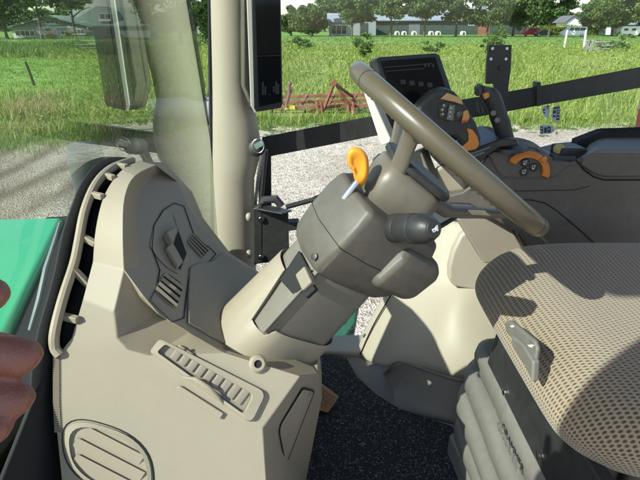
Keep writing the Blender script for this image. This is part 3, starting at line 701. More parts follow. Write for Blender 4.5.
# grey trims between kick panel and seat
poly('seat_step', [P(462, 380, .97), P(497, 384, .97), P(520, 440, .75), P(520, 520, .62), P(478, 480, .76), P(470, 430, .9)], M['console_top'], thick=.01)
mb = MB(); mb.prism([PZ(449, 434, 1.47), PZ(462, 428, 1.47), PZ(495, 490, 1.47), PZ(478, 500, 1.47)], (0, 0, -.06)); build('step_trim', mb, M['console_top'], T, bevel=.006)
# pale kerb of the floor at the far door and green bodywork outside it
mb = MB(); mb.prism([P(316, 346, 1.30), P(352, 345, 1.30), P(362, 362, 1.26), P(352, 360, 1.25), P(318, 357, 1.25)], (0, .01, -.02)); build('floor_edge', mb, M['cream'], T, bevel=.004)
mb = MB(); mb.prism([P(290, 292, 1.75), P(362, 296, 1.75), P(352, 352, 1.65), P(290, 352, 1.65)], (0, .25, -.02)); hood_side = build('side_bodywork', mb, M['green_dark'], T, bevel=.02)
mb = MB(); mb.tube([P(316, 334, 1.45), P(336, 326, 1.45), P(346, 314, 1.46), P(356, 292, 1.47), P(372, 262, 1.48)], .009, 10); build('cab_hose', mb, M['blacksoft'], T)
mb = MB(); mb.tube([P(330, 332, 1.46), P(345, 322, 1.47), P(358, 300, 1.48)], .006, 8); build('cab_cable', mb, M['black'], T)
mb = MB(); mb.lathe(P(352, 330, 1.245), (0, -1, 0), [(.008, 0), (.008, .004), (.004, .006)], 12); build('door_stop', mb, M['black'], T)
# pedal
mb = MB(); mb.prism([P(316, 380, 1.03), P(339, 397, 1.0), P(328, 413, .97), P(312, 408, .98)], (0, .02, -.015)); ped = build('pedal', mb, M['pedal'], T, bevel=.003)
mb = MB()
for k in range(5): mb.bar(P(318 + 1.2 * k - 2, 384 + 5.4 * k, 1.022 - .011 * k), P(337 - 2.2 * k, 398 + 3.3 * k, .994 - .006 * k), .003, .004)
build_each('pedal_rib', mb, M['pedal'], ped)

# side console (dark brown)
CY = 1.06
body = [(481, 166), (484, 160), (492, 152), (503, 149), (520, 149), (540, 153), (556, 160), (572, 162), (580, 158), (700, 158), (700, 262), (540, 262), (520, 235), (470, 205), (440, 204), (437, 198), (462, 192), (474, 184)]
mb = MB(); mb.prism([P(x, y, CY) for x, y in body], (.06, .16, -.02)); cons = build('side_console', mb, M['console'], T, bevel=.006, seg=3)
mb = MB(); rings = []
for o, top in ((0, 0), (.01, 1)):
    pass
ar = [(578, 166), (584, 157), (592, 151.5), (604, 149.5), (720, 149), (720, 178), (604, 178), (592, 174)]
mb.prism([P(x, y, CY - .012) for x, y in ar], (.095, .16, -.0)); arm = build('armrest', mb, M['console_top'], T, bevel=.012, seg=4)
mb = MB(); mb.prism([P(x, y, CY - .014) for x, y in ((585, 158), (594, 153.5), (720, 153), (720, 176), (604, 176.5), (593, 173), (582, 165))], (0, .02, 0)); build('armrest_side', mb, M['console'], arm, bevel=.003)
mb = MB(); mb.tube([P(x, y, CY - .001) for x, y in ((576, 160), (584, 170), (594, 177), (604, 180), (640, 180), (700, 180))], .0018, 6); build('armrest_gap', mb, M['frit'], arm)
mb = MB(); mb.tube([P(x, y, CY - .001) for x, y in ((516, 200), (532, 200), (545, 203), (556, 210), (580, 230), (604, 252))], .0013, 6); mb.tube([P(x, y, CY) for x, y in ((470, 190), (520, 191), (575, 190), (590, 186))], .0009, 6); build_each('console_gap', mb, M['frit'], cons)
mb = MB(); mb.tube(smooth_path([P(x, y, CY - .001) for x, y in ((488, 152), (495, 166), (502, 176), (512, 178), (550, 178), (560, 174), (568, 167), (580, 165))]), .0022, 6); build('console_ridge', mb, M['console'], cons)
# domes and clutter on the console top
mb = MB(); mb.lathe(P(516, 152, CY + .08), (0, -.2, 1), [(.05, -.02), (.05, .012), (.046, .018), (.034, .018), (.03, .012), (.0, .012)], 28); build('cup_tray', mb, M['console_top'], T)
mb = MB(); mb.tube([P(500, 146, CY + .03), P(520, 143.5, CY + .03), P(536, 147, CY + .03), P(548, 156, CY + .03)], .006, 8); mb.bar(P(485, 158, CY + .02), P(502, 145, CY + .02), .02, .012); build_each('console_lip', mb, M['console_top'], cons, bevel=.002)
mb = MB(); mb.box(P(568, 152, CY + .06), (.06, .06, .03)); mb.box(P(563, 157, CY + .03), (.05, .04, .012)); build_each('switch_block', mb, M['black'], T, bevel=.005)
mb = MB(); mb.lathe(P(559, 150, CY + .05), (-.3, -.6, .6), [(.012, -.01), (.013, .006), (.008, .012)], 14); build('yellow_knob', mb, plastic('mustard_plastic', (.38, .33, .12), .5), T)
mb = MB(); mb.prism([P(x, y, CY - .001) for x, y in ((553, 157), (575, 157), (575, 160), (553, 160))], (0, -.004, 0)); build('slider_slot', mb, M['black'], cons)
# orange arc dial with three buttons
dc = Vector((527, 170))
def arc(r0, r1, a0, a1, n, y, th):
    ou = [P(dc.x + r1 * math.cos(math.radians(a0 + (a1 - a0) * k / n)), dc.y - .9 * r1 * math.sin(math.radians(a0 + (a1 - a0) * k / n)), y) for k in range(n + 1)]
    i_ = [P(dc.x + r0 * math.cos(math.radians(a0 + (a1 - a0) * k / n)), dc.y - .9 * r0 * math.sin(math.radians(a0 + (a1 - a0) * k / n)), y) for k in range(n + 1)]
    mb = MB(); d = Vector((0, -th, 0)); rings = [[a, a + d, b + d, b] for a, b in zip(ou, i_)]; mb.loft(rings); return mb
dial = build('hitch_dial', arc(14.5, 21.5, -22, 152, 28, CY - .001, .010), M['orange_dark'], T, bevel=.002)
mb = arc(15.0, 21.3, 58, 150, 0 + 1, CY, .001); mb = MB()
for k in range(22):
    q = math.radians(60 + k * 4.1); mb.bar(P(dc.x + 16 * math.cos(q), dc.y - .9 * 16 * math.sin(q), CY - .0115), P(dc.x + 21 * math.cos(q), dc.y - .9 * 21 * math.sin(q), CY - .0115), .0016, .0016)
build('dial_ribs', mb, M['orange_dark'], dial)
mb = MB(); mb.prism([P(x, y, CY - .012) for x, y in ((539, 160), (545, 155.5), (547, 158), (543, 163))], (0, -.006, 0)); build('dial_grip', mb, M['orange_dark'], dial, bevel=.002)
for (bx, by) in ((525, 162.5), (533.5, 167), (524, 171.5)):
    mb = MB(); o = P(bx, by, CY - .001); mb.lathe(o, (0, -1, .1), [(.0095, 0), (.0098, .003), (.008, .0045)], 20); bt_ = build('round_button', mb, M['black'], dial)
    mb = MB(); mb.tube([P(bx - 1.6, by + .6, CY - .007), P(bx - 1.2, by - 1.2, CY - .007), P(bx + 1.0, by - 1.2, CY - .007), P(bx + 1.4, by + .4, CY - .007), P(bx - .2, by + 1.4, CY - .007)], .0006, 5, closed=True); mb.bar(P(bx + .8, by - 1, CY - .007), P(bx + 2.3, by - 1.8, CY - .007), .0013, .001); mb.bar(P(bx - 1.6, by + 1.9, CY - .007), P(bx + .6, by + 1.9, CY - .007), .0013, .001)
    build_each('button_symbol', mb, M['ink'], dial)
mb = MB(); mb.ball(P(545.5, 174.5, CY - .002), .0028, 8); build('dial_lamp', mb, M['ink'], dial)
mb = MB(); mb.prism([P(x, y, CY + .11) for x, y in ((574, 160), (578, 141), (604, 131), (700, 128), (700, 150))], (0, .03, 0)); 
for k in range(34): mb.prism([P(604 + 2.4 * k, 131.6 - .07 * k, CY + .11), P(606 + 2.4 * k, 131.6 - .07 * k, CY + .11), P(605 + 2.4 * k, 129.4 - .07 * k, CY + .11)], (0, .02, 0))
build('toothed_edge_strip', mb, M['frit'], T)
# drive joystick: black sickle with an orange hook
mb = MB(); JY = 1.0
hk = [(410, 122), (421, 104), (434, 93), (445, 88.5), (455, 92), (463, 101), (470, 112), (477, 124), (481.5, 138), (481, 149), (473, 153), (466, 150), (462, 143), (456, 137), (446, 137), (436, 135), (424, 131)]
mb.prism([P(x, y, JY) for x, y in hk], (0, .055, 0)); js = build('drive_joystick', mb, M['blacksoft'], T, bevel=.014, seg=4)
mb = MB(); mb.prism([P(x, y, JY - .001) for x, y in ((466, 128), (472, 129), (477, 136), (479, 144), (476, 149), (466, 151), (457, 150), (462, 146), (468, 141), (468, 134))], (0, -.004, 0)); build('hook_inlay', mb, M['orange_dark'], js, bevel=.003)
mb = MB(); mb.prism([P(x, y, JY - .001) for x, y in ((440, 99), (447, 92.5), (461, 98), (463, 105), (454, 102))], (0, -.004, 0)); build('thumb_pad', mb, plastic('amber_pad', (.55, .32, .12), .5), js, bevel=.002)
mb = MB(); mb.prism([P(x, y, JY - .001) for x, y in ((438, 104), (446, 101.5), (460, 105), (464, 112), (459, 120), (446, 121), (438, 117))], (0, -.002, 0)); build('button_field', mb, M['black'], js, bevel=.001)
mb = MB(); mb.prism([P(x, y, JY - .004) for x, y in ((449, 104.5), (455, 105), (453, 121), (446, 119.5))], (0, -.004, 0)); build('rocker_switch', mb, M['console_top'], js, bevel=.002)
mb = MB()
for (x, y) in ((444, 106), (442, 110), (442, 114.5)): mb.lathe(P(x, y, JY - .003), (0, -1, 0), [(.0045, 0), (.0045, .003), (.003, .004)], 12)
mb.lathe(P(459, 114, JY - .003), (0, -1, 0), [(.006, 0), (.006, .003), (.004, .004)], 14); build_each('push_button', mb, M['console'], js)
mb = MB()
for (x, y) in ((444, 105), (442.5, 109.6), (443, 114), (451, 108), (450.4, 112), (449.8, 116.5)): mb.lathe(P(x, y, JY - .0085), (0, -1, 0), [(.0014, 0), (.0014, .0004)], 8)
build_each('button_mark', mb, M['ink'], js)
mb = MB(); mb.prism([P(x, y, JY - .001) for x, y in ((463, 111), (467.5, 109.5), (469.5, 117), (467, 122), (461, 123))], (0, -.004, 0)); build('amber_switch', mb, plastic('amber_switch', (.6, .27, .06), .45), js, bevel=.002)
mb = MB(); mb.prism([P(x, y, JY - .0055) for x, y in ((461.5, 120.6), (467, 119.6), (466.6, 122), (461, 123.2))], (0, -.001, 0)); build('red_tab', mb, M['red'], js)
# black ledge under the joysticks
mb = MB(); mb.prism([P(x, y, 1.03) for x, y in ((432, 150), (470, 150), (505, 138), (518, 140), (520, 146), (500, 148), (488, 156), (480, 166), (440, 166))], (0, .17, -.005)); led = build('joystick_ledge', mb, M['black'], T, bevel=.005)
mb = MB(); mb.tube([P(446, 158, 1.025), P(468, 158, 1.025), P(484, 152, 1.025)], .004, 6); mb.tube([P(440, 154, 1.026), P(470, 154, 1.026), P(490, 147, 1.026)], .003, 6); build_each('ledge_line', mb, M['console_top'], led)
mb = MB(); mb.loft([[P(x, y, 1.10 + k * .04) for x, y in q] for k, q in enumerate((((428, 180), (436, 168), (446, 163), (478, 163), (480, 186), (470, 192), (430, 196)), ((424, 182), (434, 168), (446, 162), (490, 162), (490, 190), (470, 196), (424, 200))))]); build('console_pod', mb, plastic('tan_pod', (.33, .275, .21), .5), T, bevel=.012, seg=4)
# second joystick
mb = MB(); rings = []
for (x0, x1, y, dy) in ((497, 515, 141, 0), (494, 512, 130, 0), (490, 510, 120, 0), (487, 506, 110, -.5), (481, 503, 100, -1), (477.5, 500, 92, -1.5), (478, 496, 86.5, -2)):
    a, b = P(x0, y + dy, 1.08), P(x1, y - dy, 1.08); c = (a + b) / 2; h = (b - a) / 2; w = Vector((0, h.length * .85, 0))
    rings.append([c + h * math.cos(q) + w * math.sin(q) for q in [2 * math.pi * k / 16 for k in range(16)]])
mb.loft(rings); j2 = build('loader_joystick', mb, M['blacksoft'], T, ang=60)
mb = MB(); mb.prism([P(478, 88, 1.062), P(483, 84, 1.062), P(483, 95, 1.058), P(478, 97, 1.058)], (0, .03, 0)); mb.prism([P(479, 103, 1.062), P(484, 106, 1.062), P(486, 116, 1.062), P(481, 114, 1.062)], (0, .03, 0)); build_each('joystick_wing', mb, M['blacksoft'], j2, bevel=.003)
mb = MB(); mb.prism([P(x, y, 1.056) for x, y in ((483, 94), (489, 92), (490, 97), (485, 100))], (0, .012, 0)); build('orange_key', mb, M['orange_dark'], j2, bevel=.002)
mb = MB()
for x, y in ((493, 113), (497, 120)): mb.lathe(P(x, y, 1.063), (0, -1, .1), [(.006, 0), (.006, .003), (.004, .004)], 14)
build_each('joystick_button', mb, M['console_top'], j2)
mb = MB(); mb.lathe(P(506, 145, 1.09), (0, 0, 1), [(.05, -.008), (.048, .0), (.03, .006), (.02, .014)], 20); build('joystick_boot', mb, M['black'], j2)
# red lamp on the fender outside
mb = MB(); mb.prism([P(638, 109, 1.9), P(662, 105, 1.9), P(660, 140, 1.88), P(633, 140, 1.88)], (.06, .08, 0)); rl = build('rear_lamp', mb, M['red'], T, bevel=.006)
mb = MB(); mb.prism([P(639.5, 98, 1.9), P(662, 95, 1.9), P(662, 106, 1.9), P(637.5, 110, 1.9)], (.06, .08, 0)); build('lamp_top', mb, M['bezel'], rl, bevel=.004)

mb = MB(); fo = [V(1.30 + .95 * math.cos(q), 1.80, -1.45 + .95 * math.sin(q)) for q in [math.radians(20 + 10 * k) for k in range(15)]]
fi = [V(1.30 + .90 * math.cos(q), 1.80, -1.45 + .90 * math.sin(q)) for q in [math.radians(20 + 10 * k) for k in range(15)]]; dY = Vector((0, .5, 0))
mb.loft([[a_, a_ + dY, b_ + dY, b_] for a_, b_ in zip(fo, fi)]); build('rear_fender', mb, M['steel_black'], T)
mb = MB(); mb.bar(V(1.36, 1.95, -.52), P(645, 139, 1.93), .05, .03); build('lamp_bracket', mb, M['steel_black'], T)
# hood in front of the windscreen
mb = MB(); hz = -.435
hp = [(-.40, .16), (-.405, .34), (-.475, .61), (-.635, 1.12), (-2.3, 1.02), (-2.3, .20)]
mb.loft([[V(x, y, hz - .5) for x, y in hp], [V(x, y, hz - .05) for x, y in hp], [V(x - .008, y, hz) for x, y in hp]]); hood = build('hood', mb, M['green'], T, bevel=.012, seg=3)
mb = MB(); mb.prism([V(-.385, -.02, -.448), V(-.385, 1.2, -.448), V(-.70, 1.15, -.448), V(-.70, -.02, -.448)], (0, 0, -.3)); build('cowl', mb, M['frit'], T)
mb = MB(); mb.lathe(P(89, 176, 1.5), (.1, -.15, .95), [(.042, -.12), (.05, .0), (.055, .03), (.055, .07), (.048, .10), (.02, .108)], 24); refl_dome = build('reflection_dome', mb, plastic('reflection_grey', (.085, .095, .10), .6), T)  # solid grey dome added in place of a reflection in the windscreen
mb = MB(); mb.tube([PX(30, 330, -.41), PX(39, 300, -.40), PX(46, 268, -.40), PX(55, 240, -.40), PX(60, 222, -.40)], [.003, .004, .004, .003, .002], 8); build('wiper', mb, plastic('wiper_grey', (.10, .12, .14), .5), T)

# ---------- seat
SX, SYc = .60, .645
def routl(hx, hy, r, d, n=7):
    hx -= d; hy -= d; r = max(r - d, .01); out = []
    for cx, cy, a0 in ((hx - r, hy - r, 0), (-hx + r, hy - r, 90), (-hx + r, -hy + r, 180), (hx - r, -hy + r, 270)):
        for k in range(n + 1):
            a = math.radians(a0 + 90 * k / n); out.append((cx + r * math.cos(a), cy + r * math.sin(a)))
    m = []
    for i in range(len(out)):      # extra points on the straights
        a = out[i]; b = out[(i + 1) % len(out)]; m.append(a)
        if i % (n + 1) == n:
            for k in range(1, 6): m.append((a[0] + (b[0] - a[0]) * k / 6, a[1] + (b[1] - a[1]) * k / 6))
    return m
prof = [(.20, -.002), (.15, .0), (.11, .004), (.08, .006), (.05, .004), (.03, -.004), (.015, -.014), (.004, -.028), (0, -.042), (.002, -.066), (.012, -.088), (.04, -.100)]
mb = MB(); rings = []; uvs = []; al = 0; pd, pz = prof[0]
def top(x, y):        # front roll falls away, wings lift a little
    fx = max(0, (-x - .10) / .2); return -.034 * fx ** 2 + .010 * abs(y / .25) ** 2 * (1 if x > -.2 else .6)
for d, z in prof:
    al += math.hypot(d - pd, z - pz); pd, pz = d, z
    o = routl(.30, .265, .11, d); u = routl(.30, .265, .11, .20 - al)
    rings.append([V(SX + x, SYc + y, -.402 + z * (1 if z > -.03 else 1 - .10 * min(1, max(0, (-x - .02) / .2))) + top(x, y) * (1 if z > -.06 else .6)) for x, y in o]); uvs += [(x, y) for x, y in u]
mb.loft(rings); mb.uv = uvs + []
cm, nt, b, out = newmat('seat_fabric')
uv = N(nt, 'ShaderNodeUVMap'); sp = N(nt, 'ShaderNodeSeparateXYZ'); L(nt, uv.outputs[0], sp.inputs[0])
nz = N(nt, 'ShaderNodeTexNoise', inp={'Scale': 25.0, 'Detail': 3.0}); L(nt, uv.outputs[0], nz.inputs['Vector'])
wob = mathn(nt, 'MULTIPLY', mathn(nt, 'SUBTRACT', nz.outputs[0], .5), .5)
v_ = mathn(nt, 'ADD', mathn(nt, 'DIVIDE', sp.outputs[1], .0058), wob); u_ = mathn(nt, 'ADD', mathn(nt, 'DIVIDE', sp.outputs[0], .0076), wob)
row = mathn(nt, 'FLOOR', u_); odd = mathn(nt, 'MULTIPLY', mathn(nt, 'MODULO', mathn(nt, 'ABSOLUTE', row), 2.0), .5)
fu = mathn(nt, 'SUBTRACT', mathn(nt, 'FRACT', u_), .5); fv = mathn(nt, 'SUBTRACT', mathn(nt, 'FRACT', mathn(nt, 'ADD', v_, odd)), .5)
dd = mathn(nt, 'SQRT', mathn(nt, 'ADD', mathn(nt, 'MULTIPLY', fu, fu), mathn(nt, 'MULTIPLY', mathn(nt, 'MULTIPLY', fv, fv), 1.3)))
mr = N(nt, 'ShaderNodeMapRange', interpolation_type='SMOOTHSTEP', inp={'From Min': .20, 'From Max': .46}); L(nt, dd, mr.inputs['Value'])
fn = N(nt, 'ShaderNodeTexNoise', inp={'Scale': 900.0, 'Detail': 2.0}); L(nt, uv.outputs[0], fn.inputs['Vector'])
thr = mixc(nt, fn.outputs[0], (.22, .160, .104), (.355, .268, .176))
colr = mixc(nt, mr.outputs[0], (.058, .042, .030), thr)
L(nt, colr, b.inputs['Base Color']); b.inputs['Roughness'].default_value = .9; b.inputs['Sheen Weight'].default_value = .25
bp = N(nt, 'ShaderNodeBump', inp={'Strength': .7, 'Distance': .002}); L(nt, mathn(nt, 'ADD', mr.outputs[0], mathn(nt, 'MULTIPLY', fn.outputs[0], .3)), bp.inputs['Height']); L(nt, bp.outputs[0], b.inputs['Normal'])
M['fabric'] = cm
seat = build('seat', MB().box(V(SX + .03, SYc, -.535), (.48, .42, .05)), M['steel_black'], T, bevel=.01)
build('seat_cushion', mb, cm, seat, subsurf=1)
mb = MB(); mb.uv = None; rings = []; uv2 = []
for (z, x, hx, hy) in ((-.36, .90, .05, .19), (-.30, .90, .06, .22), (-.1, .92, .06, .23), (.12, .95, .06, .21), (.2, .97, .045, .16)):
    o = routl(hx + .0, hy, .05, 0, 4); rings.append([V(x + a, SYc + c, z) for a, c in o]); uv2 += [(c, z) for a, c in o]
mb.loft(rings); mb.uv = uv2; build('backrest', mb, cm, seat, subsurf=1)
# front adjuster levers under the cushion edge
LX = .288
mb = MB(); mb.prism([PX(x, y, LX) for x, y in ((504, 322), (510, 321), (522, 331), (534, 341), (537, 350), (533, 376), (524, 356), (512, 340), (505, 332))], (.008, 0.004, 0)); al_ = build('adjuster_lever', mb, M['bellows'], seat, bevel=.004)
mb = MB(); mb.prism([PX(x, y, LX - .006) for x, y in ((510, 334), (522, 344), (533, 362), (532, 384), (524, 366), (512, 348))], (.012, 0.004, 0)); build('adjuster_lever', mb, M['bellows'], seat, bevel=.004)
mb = MB(); mb.prism([PX(x, y, LX - .001) for x, y in ((528, 345), (533, 344.6), (535, 346), (532, 346), (533, 347.6), (530.5, 347))], (-.0008, 0, 0)); build('lever_symbol', mb, M['ink'], seat)
mb = MB(); mb.prism([PX(x, y, LX - .0007) for x, y in ((510.5, 326), (513, 325), (515, 327), (512, 327.4))], (-.0008, 0, 0)); build('lever_symbol', mb, M['ink'], seat)
mb = MB(); mb.prism([V(.325, .36, -.60), V(.325, .76, -.60), V(.325, .74, -.50), V(.325, .36, -.48)], (.02, 0, 0)); mb.box(V(.60, .60, -.55), (.48, .30, .06)); build('seat_frame', mb, M['steel_black'], seat, bevel=.004)
mb = MB()
for yy_, zz_ in ((.66, -.585), (.52, -.58), (.43, -.575)): mb.lathe(V(.324, yy_, zz_), (-1, 0, 0), [(.006, 0), (.006, .004), (.003, .005)], 10)
build_each('frame_bolt', mb, M['chrome'], seat)
# suspension bellows: stacked pleats, each a rounded fold
mb = MB(); folds = []
zt, zb = -.60, -.93
n = 5; pr = []
for k in range(n):
    z0 = zt + (zb - zt) * k / n; h = (zb - zt) / n
    for t, d in ((0, .018), (.12, .004), (.4, 0), (.7, .002), (.9, .008), (1.0, .02)): pr.append((z0 + h * t, d + (.0, -.012, -.020, -.018, -.01)[k]))
rings = []
for i, (z, d) in enumerate(pr):
    o = routl(.24, .215, .05, d, 5)
    rings.append([V(SX - .04 + x, SYc + y + .004 * math.sin(9 * x + i * .3), z + .006 * math.sin(14 * y + z * 20) + .003 * math.sin(31 * y)) for x, y in o])
mb.loft(rings); bel = build('suspension_bellows', mb, M['bellows'], seat, ang=75)
def text_obj(txt, size, depth, M4, mat, name, parent, align='CENTER'):
    cu = bpy.data.curves.new(name, 'FONT'); cu.body = txt; cu.size = size; cu.extrude = depth; cu.align_x = align; cu.align_y = 'CENTER'
    o = bpy.data.objects.new(name, cu); C.objects.link(o)
    dg = bpy.context.evaluated_depsgraph_get(); dg.update(); me = bpy.data.meshes.new_from_object(o.evaluated_get(dg))
    mb = MB(); mb.add([M4 @ v.co for v in me.vertices], [list(p.vertices) for p in me.polygons])
    bpy.data.objects.remove(o); bpy.data.curves.remove(cu); return build(name, mb, mat, parent, smooth=False)
xf = SX - .04 - .24
M4 = Matrix.Translation(V(xf - .0112, .585, -.631)) @ Matrix(((0, 0, -1, 0), (-1, 0, 0, 0), (0, 1, 0, 0), (0, 0, 0, 1)))
text_obj('GRAMMER', .021, .0014, M4, M['bellows'], 'embossed_lettering', seat)

# ---------- carpet lies on the floor: a thing of its own
mb = MB(); cp = [PZ(x, y, CAMZ + FLOOR + .002) for x, y in ((296, 352), (346, 361), (357, 380), (376, 398), (399, 412), (452, 430), (474, 500), (500, 560))]
cp += [V(.30, .38, FLOOR), V(-.25, .38, FLOOR), V(-.25, 1.2, FLOOR)]
cp = [Vector((p.x, p.y, CAMZ + FLOOR + .002)) for p in cp]
mb.prism(cp, (0, 0, .012))
m, nt, b, out = newmat('speckled_carpet'); tc = N(nt, 'ShaderNodeTexCoord')
vo = N(nt, 'ShaderNodeTexVoronoi', inp={'Scale': 420.0}); L(nt, tc.outputs['Object'], vo.inputs['Vector']); n5 = N(nt, 'ShaderNodeTexNoise', inp={'Scale': 200.0, 'Detail': 4.0}); L(nt, tc.outputs['Object'], n5.inputs['Vector'])
sepc = N(nt, 'ShaderNodeSeparateColor'); L(nt, vo.outputs['Color'], sepc.inputs[0])
spk = mathn(nt, 'MULTIPLY', mathn(nt, 'GREATER_THAN', sepc.outputs[0], .80), mathn(nt, 'GREATER_THAN', n5.outputs[0], .5))
L(nt, mixc(nt, spk, mixc(nt, n5.outputs[0], (.006, .007, .008), (.02, .022, .024)), (.16, .17, .17)), b.inputs['Base Color']); b.inputs['Roughness'].default_value = 1
bp = N(nt, 'ShaderNodeBump', inp={'Strength': 1.0, 'Distance': .004}); L(nt, n5.outputs[0], bp.inputs['Height']); L(nt, bp.outputs[0], b.inputs['Normal'])
tag(build('floor_mat', mb, m), 'black speckled carpet mat lying on the cab floor', 'floor mat')
# =====================================================================  PHOTOGRAPHER'S HAND
m, nt, b, out = newmat('skin'); tc = N(nt, 'ShaderNodeTexCoord')
n1 = N(nt, 'ShaderNodeTexNoise', inp={'Scale': 40.0, 'Detail': 6.0}); L(nt, tc.outputs['Object'], n1.inputs['Vector'])
vv = N(nt, 'ShaderNodeTexVoronoi', inp={'Scale': 700.0}); L(nt, tc.outputs['Object'], vv.inputs['Vector'])
L(nt, mixc(nt, n1.outputs[0], (.19, .065, .045), (.27, .105, .075)), b.inputs['Base Color']); b.inputs['Roughness'].default_value = .5
b.inputs['Subsurface Weight'].default_value = .15; b.inputs['Subsurface Radius'].default_value = (.01, .004, .002); b.inputs['Subsurface Scale'].default_value = .3
mpg = N(nt, 'ShaderNodeMapping', inp={'Scale': (420.0, 70.0, 70.0)}); L(nt, tc.outputs['Object'], mpg.inputs[0]); wr1 = N(nt, 'ShaderNodeTexNoise', inp={'Scale': 1.0, 'Detail': 3.0}); L(nt, mpg.outputs[0], wr1.inputs['Vector'])
bp = N(nt, 'ShaderNodeBump', inp={'Strength': .5, 'Distance': .0009}); L(nt, mathn(nt, 'ADD', mathn(nt, 'MULTIPLY', vv.outputs['Distance'], .5), wr1.outputs[0]), bp.inputs['Height']); L(nt, bp.outputs[0], b.inputs['Normal'])
mb = MB()
tips = [(14, 297, .165), (47, 358, .168), (39, 401, .160), (16, 430, .150)]
lens = (.070, .078, .072, .056); rad = (.0078, .0086, .0080, .0068)
kn = []
for (x, y, Y), Lf, r in zip(tips, lens, rad):
    t = P(x, y, Y) + Vector((-r, 0, 0)); d1 = Vector((-.94, -.10, .30)).normalized(); d2 = Vector((-.96, -.22, -.02)).normalized(); d3 = Vector((-.90, -.40, -.12)).normalized()
    a = t + d1 * Lf * .30; c = a + d2 * Lf * .32; k = c + d3 * Lf * .42
    mb.tube([t + Vector((r * .6, 0, -r * .2)), t + Vector((r * .3, 0, 0)), t, t.lerp(a, .5), a, a.lerp(c, .5), c, c.lerp(k, .5), k], [r * .45, r * .8, r * .98, r * 1.02, r * 1.1, r * 1.04, r * 1.18, r * 1.15, r * 1.3], 16); kn.append(k)
wr = (kn[1] + kn[2]) / 2 + Vector((-.072, -.055, -.022))
for k, r in zip(kn, (.014, .0145, .014, .013)): mb.tube([k, k.lerp(wr, .5), wr], [r, .017, .022], 14)
th = [wr.lerp(kn[0], .35) + Vector((.0, -.01, .012)), wr.lerp(kn[0], .6) + Vector((-.01, -.012, .03)), wr.lerp(kn[0], .95) + Vector((-.012, -.004, .042)), wr.lerp(kn[0], 1.2) + Vector((-.01, .004, .045))]
mb.tube(th, [.015, .012, .010, .006], 14)
el = wr + Vector((.0, -.24, -.13))
mb.tube([wr.lerp(kn[1], .15), wr, wr.lerp(el, .12), wr.lerp(el, .45), el], [.024, .024, .026, .036, .042], 18, up=(1, 0, 0))
hand = build('person', mb, m)
mm = hand.modifiers.new('Remesh', 'REMESH'); mm.mode = 'VOXEL'; mm.voxel_size = .0016; mm.use_smooth_shade = True
mm = hand.modifiers.new('Smooth', 'SMOOTH'); mm.factor = .5; mm.iterations = 6
tag(hand, 'reaching bare hand with curled fingers beside the windscreen, at the left edge', 'person')
mb = MB(); mb.tube([wr.lerp(el, .5), wr.lerp(el, .8), el, el + Vector((.02, -.16, .14))], [.044, .05, .055, .065], 18, up=(1, 0, 0)); build('sleeve', mb, plastic('navy_cloth', (.03, .04, .07), .9, 1500, .3), hand)

# =====================================================================  OUTSIDE
def noise_mat(name, cols, scale, rough=.95, bump=.3, bdist=.02, detail=8, fine=None):
    m, nt, b, out = newmat(name); tc = N(nt, 'ShaderNodeTexCoord')
    a = N(nt, 'ShaderNodeTexNoise', inp={'Scale': scale, 'Detail': float(detail), 'Roughness': .65}); L(nt, tc.outputs['Object'], a.inputs['Vector'])
    f = N(nt, 'ShaderNodeTexNoise', inp={'Scale': fine or scale * 30, 'Detail': 6.0, 'Roughness': .7}); L(nt, tc.outputs['Object'], f.inputs['Vector'])
    mixf = mathn(nt, 'MULTIPLY_ADD', f.outputs[0], .55, mathn(nt, 'MULTIPLY', a.outputs[0], .45))
    n = len(cols); L(nt, ramp(nt, mixf, [(.36 + .28 * i / (n - 1), c) for i, c in enumerate(cols)]), b.inputs['Base Color']); b.inputs['Roughness'].default_value = rough; b.inputs['Specular IOR Level'].default_value = .15
    bp = N(nt, 'ShaderNodeBump', inp={'Strength': bump, 'Distance': bdist}); L(nt, f.outputs[0], bp.inputs['Height']); L(nt, bp.outputs[0], b.inputs['Normal'])
    return m
def sheet_z(name, pts, z, mat, sub=0):
    mb = MB(); mb.add([(x, y, z) for x, y in pts], [list(range(len(pts)))]); o = build(name, mb, mat, smooth=False); o['kind'] = 'structure'; return o
g_lawn = noise_mat('mown_grass', [(.075, .145, .025), (.12, .21, .045), (.17, .26, .07)], .08, fine=9)
g_wild = noise_mat('rough_grass', [(.06, .10, .02), (.13, .19, .035), (.24, .26, .08)], .25, fine=14, bdist=.1)
sheet_z('ground', [(-700, -300), (700, -300), (700, 900), (-700, 900)], 0, g_lawn)
def wav(x0, x1, n, f): return [(x0 + (x1 - x0) * k / n, f(x0 + (x1 - x0) * k / n)) for k in range(n + 1)]
def yard_edge(x): 
    b = 12.9 if x > -3 else max(9.2, 12.9 + (x + 3) * .75)
    return b + .25 * math.sin(x * 1.7) + .2 * math.sin(x * 4.1 + 1) + .12 * math.sin(x * 9)
def wild_far(x): return (62 if x > -14 else 62) + 3 * math.sin(x * .21) 
sheet_z('rough_ground', wav(-90, 110, 120, lambda x: yard_edge(x) - .4) + wav(110, -90, 40, wild_far), .004, g_wild)
